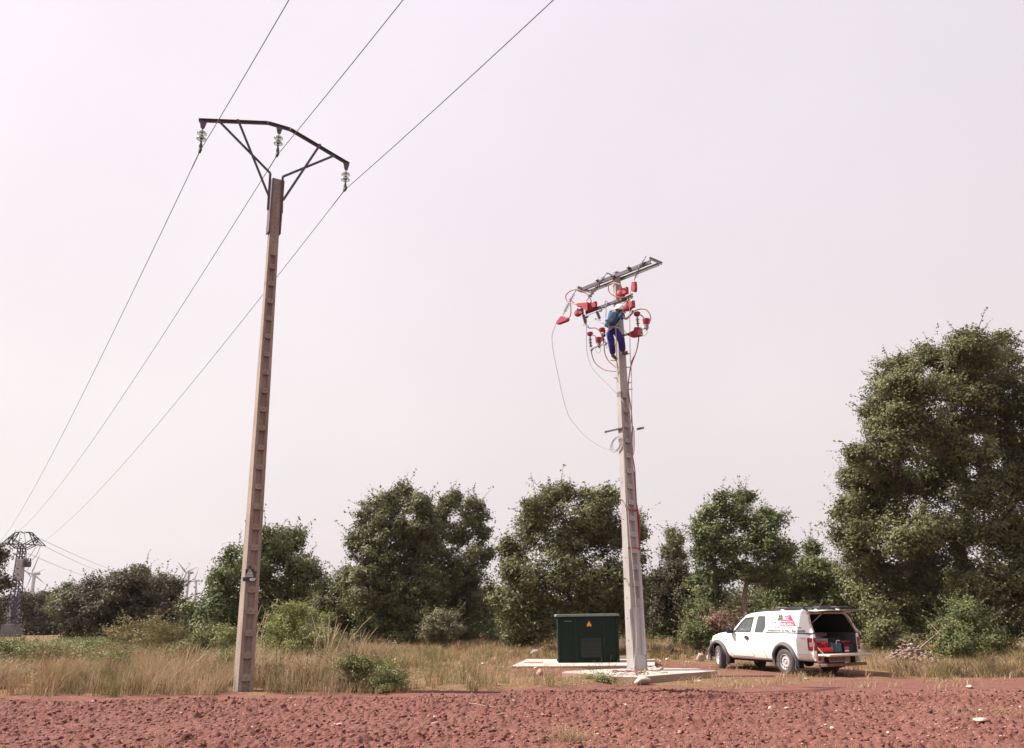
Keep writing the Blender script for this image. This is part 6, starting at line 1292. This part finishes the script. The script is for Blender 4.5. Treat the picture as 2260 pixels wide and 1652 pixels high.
MB().box(-1.346, -1.30, .60, .80, .275, .34).build('bumper_step', M['white_dusty'], bo, bevel=.006)
MB().box(-1.25, -1.1, -.5, -.42, .27, .50).box(-1.25, -1.1, .42, .50, .27, .50).build('bumper_bracket', M['underbody'], bo)
MB().lathe((-1.0, -.1, .30), (1, 0, 0), [(.07, -.15), (.09, -.1), (.09, .25), (.06, .3)], 12).build('exhaust_silencer', M['underbody'], van, smooth=True)
MB().lathe((-1.32, .1, .25), (0, 0, 1), [(.02, -.02), (.028, .0), (.02, .03), (.02, .06)], 10).build('tow_ball', M['underbody'], bo)
# front bumper, lamps
MB().box(3.40, 3.72, -.74, .74, .36, .62).build('front_bumper', M['plastic_grey'], van, bevel=.06, seg=4)
for s in (1, -1): MB().obox((3.50, s*.60, .76), (.09, 0, -.02), (-.04*s, .14, 0), (0, 0, .09)).build('headlight', M['lamp_clear'], van, bevel=.03)
MB().box(3.58, 3.64, -.42, .42, .66, .80).build('grille', M['black'], van, bevel=.02)
# shut lines, crease, handle, filler, indicator, mirror
gl = MB()
def gap(pts, w_=.010, dz=0):
    for (xa, za), (xb, zb) in zip(pts[:-1], pts[1:]):
        ya = (yw(xa, za) if za < 1.08 else ysl(za))+.0035; yb = (yw(xb, zb) if zb < 1.08 else ysl(zb))+.0035
        gl.bar((xa, ya, za), (xb, yb, zb), w_, .004, up=(0, 1, 0))
for nm, pts in (('front', [(2.42, 1.07), (2.42, .72), (2.36, .50), (2.30, .43), (1.32, .43)]), ('mid', [(1.24, 1.61), (1.30, 1.35), (1.40, 1.07), (1.41, .80), (1.37, .60), (1.30, .43)]), ('rear', [(.72, 1.65), (.73, 1.30), (.80, 1.07), (.84, .80), (.80, .55), (.74, .38)])):
    q_ = []
    for a, b in zip(pts[:-1], pts[1:]):
        k_ = max(1, int(abs(a[1]-b[1])/.06)); q_ += [(a[0]+(b[0]-a[0])*i/k_, a[1]+(b[1]-a[1])*i/k_) for i in range(k_)]
    gap(q_+[pts[-1]])
gl.build('door_gaps', M['plastic_grey'], van)
gl = MB(); gap([(2.38, .60), (1.9, .60), (1.4, .60), (.9, .60), (.70, .60)], .008); gap([(-.52, .57), (-.8, .57), (-1.10, .57)], .008); gap([(.62, 1.05), (-.2, 1.05), (-1.1, 1.05)], .006); gl.build('body_crease', M['paint_pale'], van)
y_ = yw(1.55, .96)+.012
MB().prism(rounded3 if False else [(1.64, y_, .94), (1.64, y_, .99), (1.60, y_, 1.00), (1.59, y_, 1.02), (1.51, y_, 1.02), (1.50, y_, 1.00), (1.46, y_, .99), (1.46, y_, .94), (1.50, y_, .93), (1.51, y_, .905), (1.59, y_, .905), (1.60, y_, .93)], (0, .022, 0)).build('door_handle', M['ink'], van, bevel=.006)
gl = MB(); yf = yw(.6, .8)
ff_ = MB(); ff_.box(.52, .64, yf-.002, yf+.004, .74, .90); ff_.build('fuel_flap', M['white_paint'], van, bevel=.003)
MB().box(2.52, 2.56, yw(2.54, .88)-.002, yw(2.54, .88)+.012, .86, .90).build('side_indicator', M['plastic_grey'], van, bevel=.004)
mi = MB(); mi.obox((2.24, .93, 1.17), (.055, .03, 0), (-.035, .10, 0), (0, 0, .10)); mio = mi.build('wing_mirror', M['black'], van, bevel=.035, seg=4); MB().bar((2.24, .80, 1.10), (2.24, .88, 1.13), .05, .05).build('mirror_arm', M['black'], mio)
MB().obox((2.182, .915, 1.175), (.003, 0, 0), (-.03, .075, 0), (0, 0, .07)).build('mirror_glass', M['glass_dark'], mio)
mi = MB(); mi.obox((2.24, -.93, 1.17), (.055, -.03, 0), (.035, .10, 0), (0, 0, .10)); mi.build('wing_mirror', M['black'], van, bevel=.035, seg=4)
# roof bars and ladder rails
for s in (1, -1):
    rl = MB(); rl.tube(spline([(.12, s*.60, 1.70), (0, s*.60, 1.76), (-.35, s*.60, 1.775), (-.70, s*.60, 1.77), (-.84, s*.60, 1.70)], 5), .022, 8); rl.build('roof_rail', M['black'], van, smooth=True)
    for x in (.10, -.72): MB().obox((x, s*.61, 1.70), (.09, 0, .02), (0, .03, 0), (-.01, 0, .03)).build('rail_foot', M['white_paint'], van, bevel=.01)
    MB().tube([(1.35, s*.52, 1.70), (.9, s*.52, 1.72), (.2, s*.52, 1.735)], .022, 6).build('rack_rail', M['black'], van)
for x in (-.05, -.62): MB().tube(spline([(x, .64, 1.74), (x, .5, 1.80), (x, 0, 1.81), (x, -.5, 1.80), (x, -.64, 1.74)], 4), .024, 6).build('roof_bar', M['black'], van, smooth=True)
for x in (1.30, .75): MB().tube([(x, -.55, 1.73), (x, .55, 1.73)], .02, 6).build('roof_bar', M['black'], van)
ld_ = MB()
for y_ in (.22, -.18): ld_.tube([(.9, y_, 1.79), (-1.55, y_, 1.79)], .02, 6)
for x in np.linspace(.8, -1.45, 9): ld_.tube([(x, -.18, 1.79), (x, .22, 1.79)], .014, 6)
lw = ld_.build('ladder', M['galv_dark'], None); lw.location = VO; lw.rotation_euler = (0, 0, VH); tag(lw, 'dark ladder lying flat on the roof bars of the white pickup', 'ladder')
MB().tube([(1.28, .45, 1.66), (1.26, .45, 1.86)], .004, 4).build('aerial', M['black'], van)
# lettering on the canopy side
def CF(x, z, off=.016): return np.array([x, ysl(z)+off, z])
tx_ = np.array([-1, 0, 0.]); ty_ = np.array([0, -LN, 1]); ty_ /= np.linalg.norm(ty_)
MB().prism([CF(.15, 1.295), CF(-.53, 1.295), CF(-.27, 1.595), CF(.10, 1.545)], (0, .002, 0)).build('logo_panel', M['logo_red'], van)
for (x, z) in ((.185, 1.555), (.10, 1.565), (.20, 1.475), (.115, 1.485)): MB().prism([CF(x+.038, z-.038, .019), CF(x-.030, z-.034, .019), CF(x-.038, z+.038, .019), CF(x+.030, z+.034, .019)], (0, .002, 0)).build('logo_leaf', M['logo_green'], van)
def vt(body_, x0, x1, z, h_, m, off=.0225, sh=0, bold=.0): return text('lettering', body_, h_*1.37, m, frame4(CF(x0, z, off), tx_, ty_), van, shear=sh, width=abs(x0-x1), extrude=.0008, off=bold)
vt('M.E.C.', .035, -.235, 1.465, .085, M['white'], sh=.25, bold=.002); vt('MONTAJES ELECTRICOS', .115, -.385, 1.400, .034, M['white'], bold=.001); vt('CASTELLANOS s.l.', .125, -.42, 1.315, .058, M['white'], sh=.1, bold=.002)
vt('Tel. 947 48 02 22 - Fax. 947 48 02 12 - BURGOS', .46, -.73, 1.240, .034, M['ink'], bold=.0008); vt('Instalaciones de Alta y Baja Tensión', .63, -.90, 1.150, .055, M['ink'], sh=.12, bold=.0018)
vt('al', .36, .30, 1.375, .06, M['ink_blue'], sh=.2, bold=.004)
q = MB(); q.bar(CF(.55, 1.46), CF(.20, 1.46), .003, .003); q.bar(CF(.57, 1.33), CF(.22, 1.33), .003, .003); q.build('sticker_edge', M['paint_pale'], van)
z = .965; text('badge', 'TURBO', .055, M['paint_pale'], frame4((-.70, yw(-.8, z)+.004, z), tx_, (0, 0, 1)), van, shear=.3, width=.23)
# ---- what lies in the cargo bed
def cargo(name, label, cat, loc): t = thing(name, label, cat, VO+np.array([math.cos(VH)*loc[0]-math.sin(VH)*loc[1], math.sin(VH)*loc[0]+math.cos(VH)*loc[1], loc[2]]), VH); return t
t = cargo('tool_case', 'red orange plastic case lying at the left end of the open cargo bed', 'tool case', (-.95, .36, .602))
MB().box(-.17, .17, -.27, .27, 0, .15).build('lower_half', M['red_orange'], t, bevel=.05, seg=3)
t2 = cargo('power_tool', 'red orange hand machine with two dark round openings on top of the red case', 'power tool', (-.95, .40, .755))
MB().tube(spline([(-.02, .22, .07), (-.02, .08, .09), (-.02, -.06, .09), (-.02, -.14, .08)], 4), .055, 10).build('housing', M['red_orange'], t2, smooth=True)
MB().lathe((.04, -.16, .07), (-1, 0, 0), [(.045, 0), (.085, .02), (.09, .08), (.06, .10)], 16).build('drum', M['red_orange'], t2, smooth=True); MB().lathe((-.065, -.16, .07), (-1, 0, 0), [(.035, 0), (.035, .003)], 12).build('drum_opening', M['hole'], t2)
MB().obox((-.078, .10, .085), (.002, 0, 0), (0, .075, 0), (0, 0, .022)).build('grip_opening', M['hole'], t2)
t = cargo('storage_box', 'dark red corner of a box standing behind the left tail lamp', 'box', (-.80, .62, .602)); MB().box(-.15, .15, -.07, .07, 0, .40).build('box', M['red_cover'], t, bevel=.01)
t = cargo('jerry_can', 'teal plastic canister with white handle in the middle of the open cargo bed', 'canister', (-.98, -.12, .602))
MB().box(-.10, .10, -.13, .13, 0, .24).build('tank', M['teal'], t, bevel=.03, seg=3); MB().lathe((-.02, -.09, .24), up, [(.03, 0), (.03, .03), (.036, .03), (.036, .05)], 10).build('cap', M['black'], t)
MB().tube(spline([(-.09, .06, .22), (-.11, .06, .29), (-.11, -.01, .31), (-.11, -.05, .30)], 4), .014, 6).build('handle', M['white'], t, smooth=True)
t = cargo('tool_box', 'flat teal toolbox lid between red case and canister', 'tool box', (-.93, .06, .602)); MB().box(-.12, .12, -.055, .055, 0, .26).build('box', M['teal'], t, bevel=.02)
t = cargo('crate', 'dark crate with red and white label at the right end of the cargo bed', 'crate', (-.98, -.47, .602)); MB().box(-.13, .13, -.18, .18, 0, .22).build('box', M['black'], t, bevel=.01); MB().obox((-.133, .10, .10), (.002, 0, 0), (0, .075, 0), (0, 0, .045)).build('label', M['logo_red'], t); MB().obox((-.133, .10, .035), (.002, 0, 0), (0, .075, 0), (0, 0, .018)).build('label', M['white'], t)
t = cargo('tool_roll', 'red tool roll lying on the dark crate at the right', 'tool', (-.98, -.47, .825)); MB().tube([(0, -.17, .04), (0, .17, .04)], .04, 10).build('roll', M['red_cover'], t, smooth=True)
t = cargo('cardboard_box', 'brown cardboard box at the back of the cargo bed', 'box', (-.25, -.10, .602)); MB().box(-.2, .2, -.25, .25, 0, .50).build('box', M['cardboard'], t, bevel=.008)
t = cargo('storage_box', 'pale grey plastic box with sloping lid deeper inside the cargo bed', 'box', (-.55, .22, .602)); MB().box(-.22, .22, -.30, .30, 0, .36).build('box', M['cargo_grey'], t, bevel=.02); MB().obox((.10, -.0, .40), (.16, 0, .08), (0, .28, 0), (-.005, 0, .01)).build('lid', M['cargo_grey'], t, bevel=.005)
t = cargo('black_bag', 'black rounded bag deeper inside the cargo bed on the right', 'bag', (-.62, -.36, .602)); MB().box(-.16, .16, -.24, .24, 0, .42).build('bag', M['black'], t, bevel=.09, seg=4)
t = cargo('shovel', 'pale tool handle leaning inside the cargo bed', 'tool', (-.7, .2, .60)); MB().tube([(0, 0, .30), (.10, .22, .62)], .018, 8).build('handle', M['white_dusty'], t)
# ================================================================== HAZE: one closed box of thin even air round the whole place
hz = MB().box(-1500, 1500, -60, 2600, -5, 175).build('haze', None, None) if False else None
m = bpy.data.materials.new('haze_air'); m.use_nodes = True; t_ = m.node_tree; t_.nodes.clear(); o_ = t_.nodes.new('ShaderNodeOutputMaterial'); pv = t_.nodes.new('ShaderNodeVolumePrincipled')
pv.inputs['Color'].default_value = (.93, .90, .92, 1); pv.inputs['Density'].default_value = HAZE; pv.inputs['Anisotropy'].default_value = .2; t_.links.new(pv.outputs[0], o_.inputs['Volume'])
hz = MB().box(-1400, 1400, -90, 1800, -6, 170).build('haze', m); tag(hz, kind='stuff')
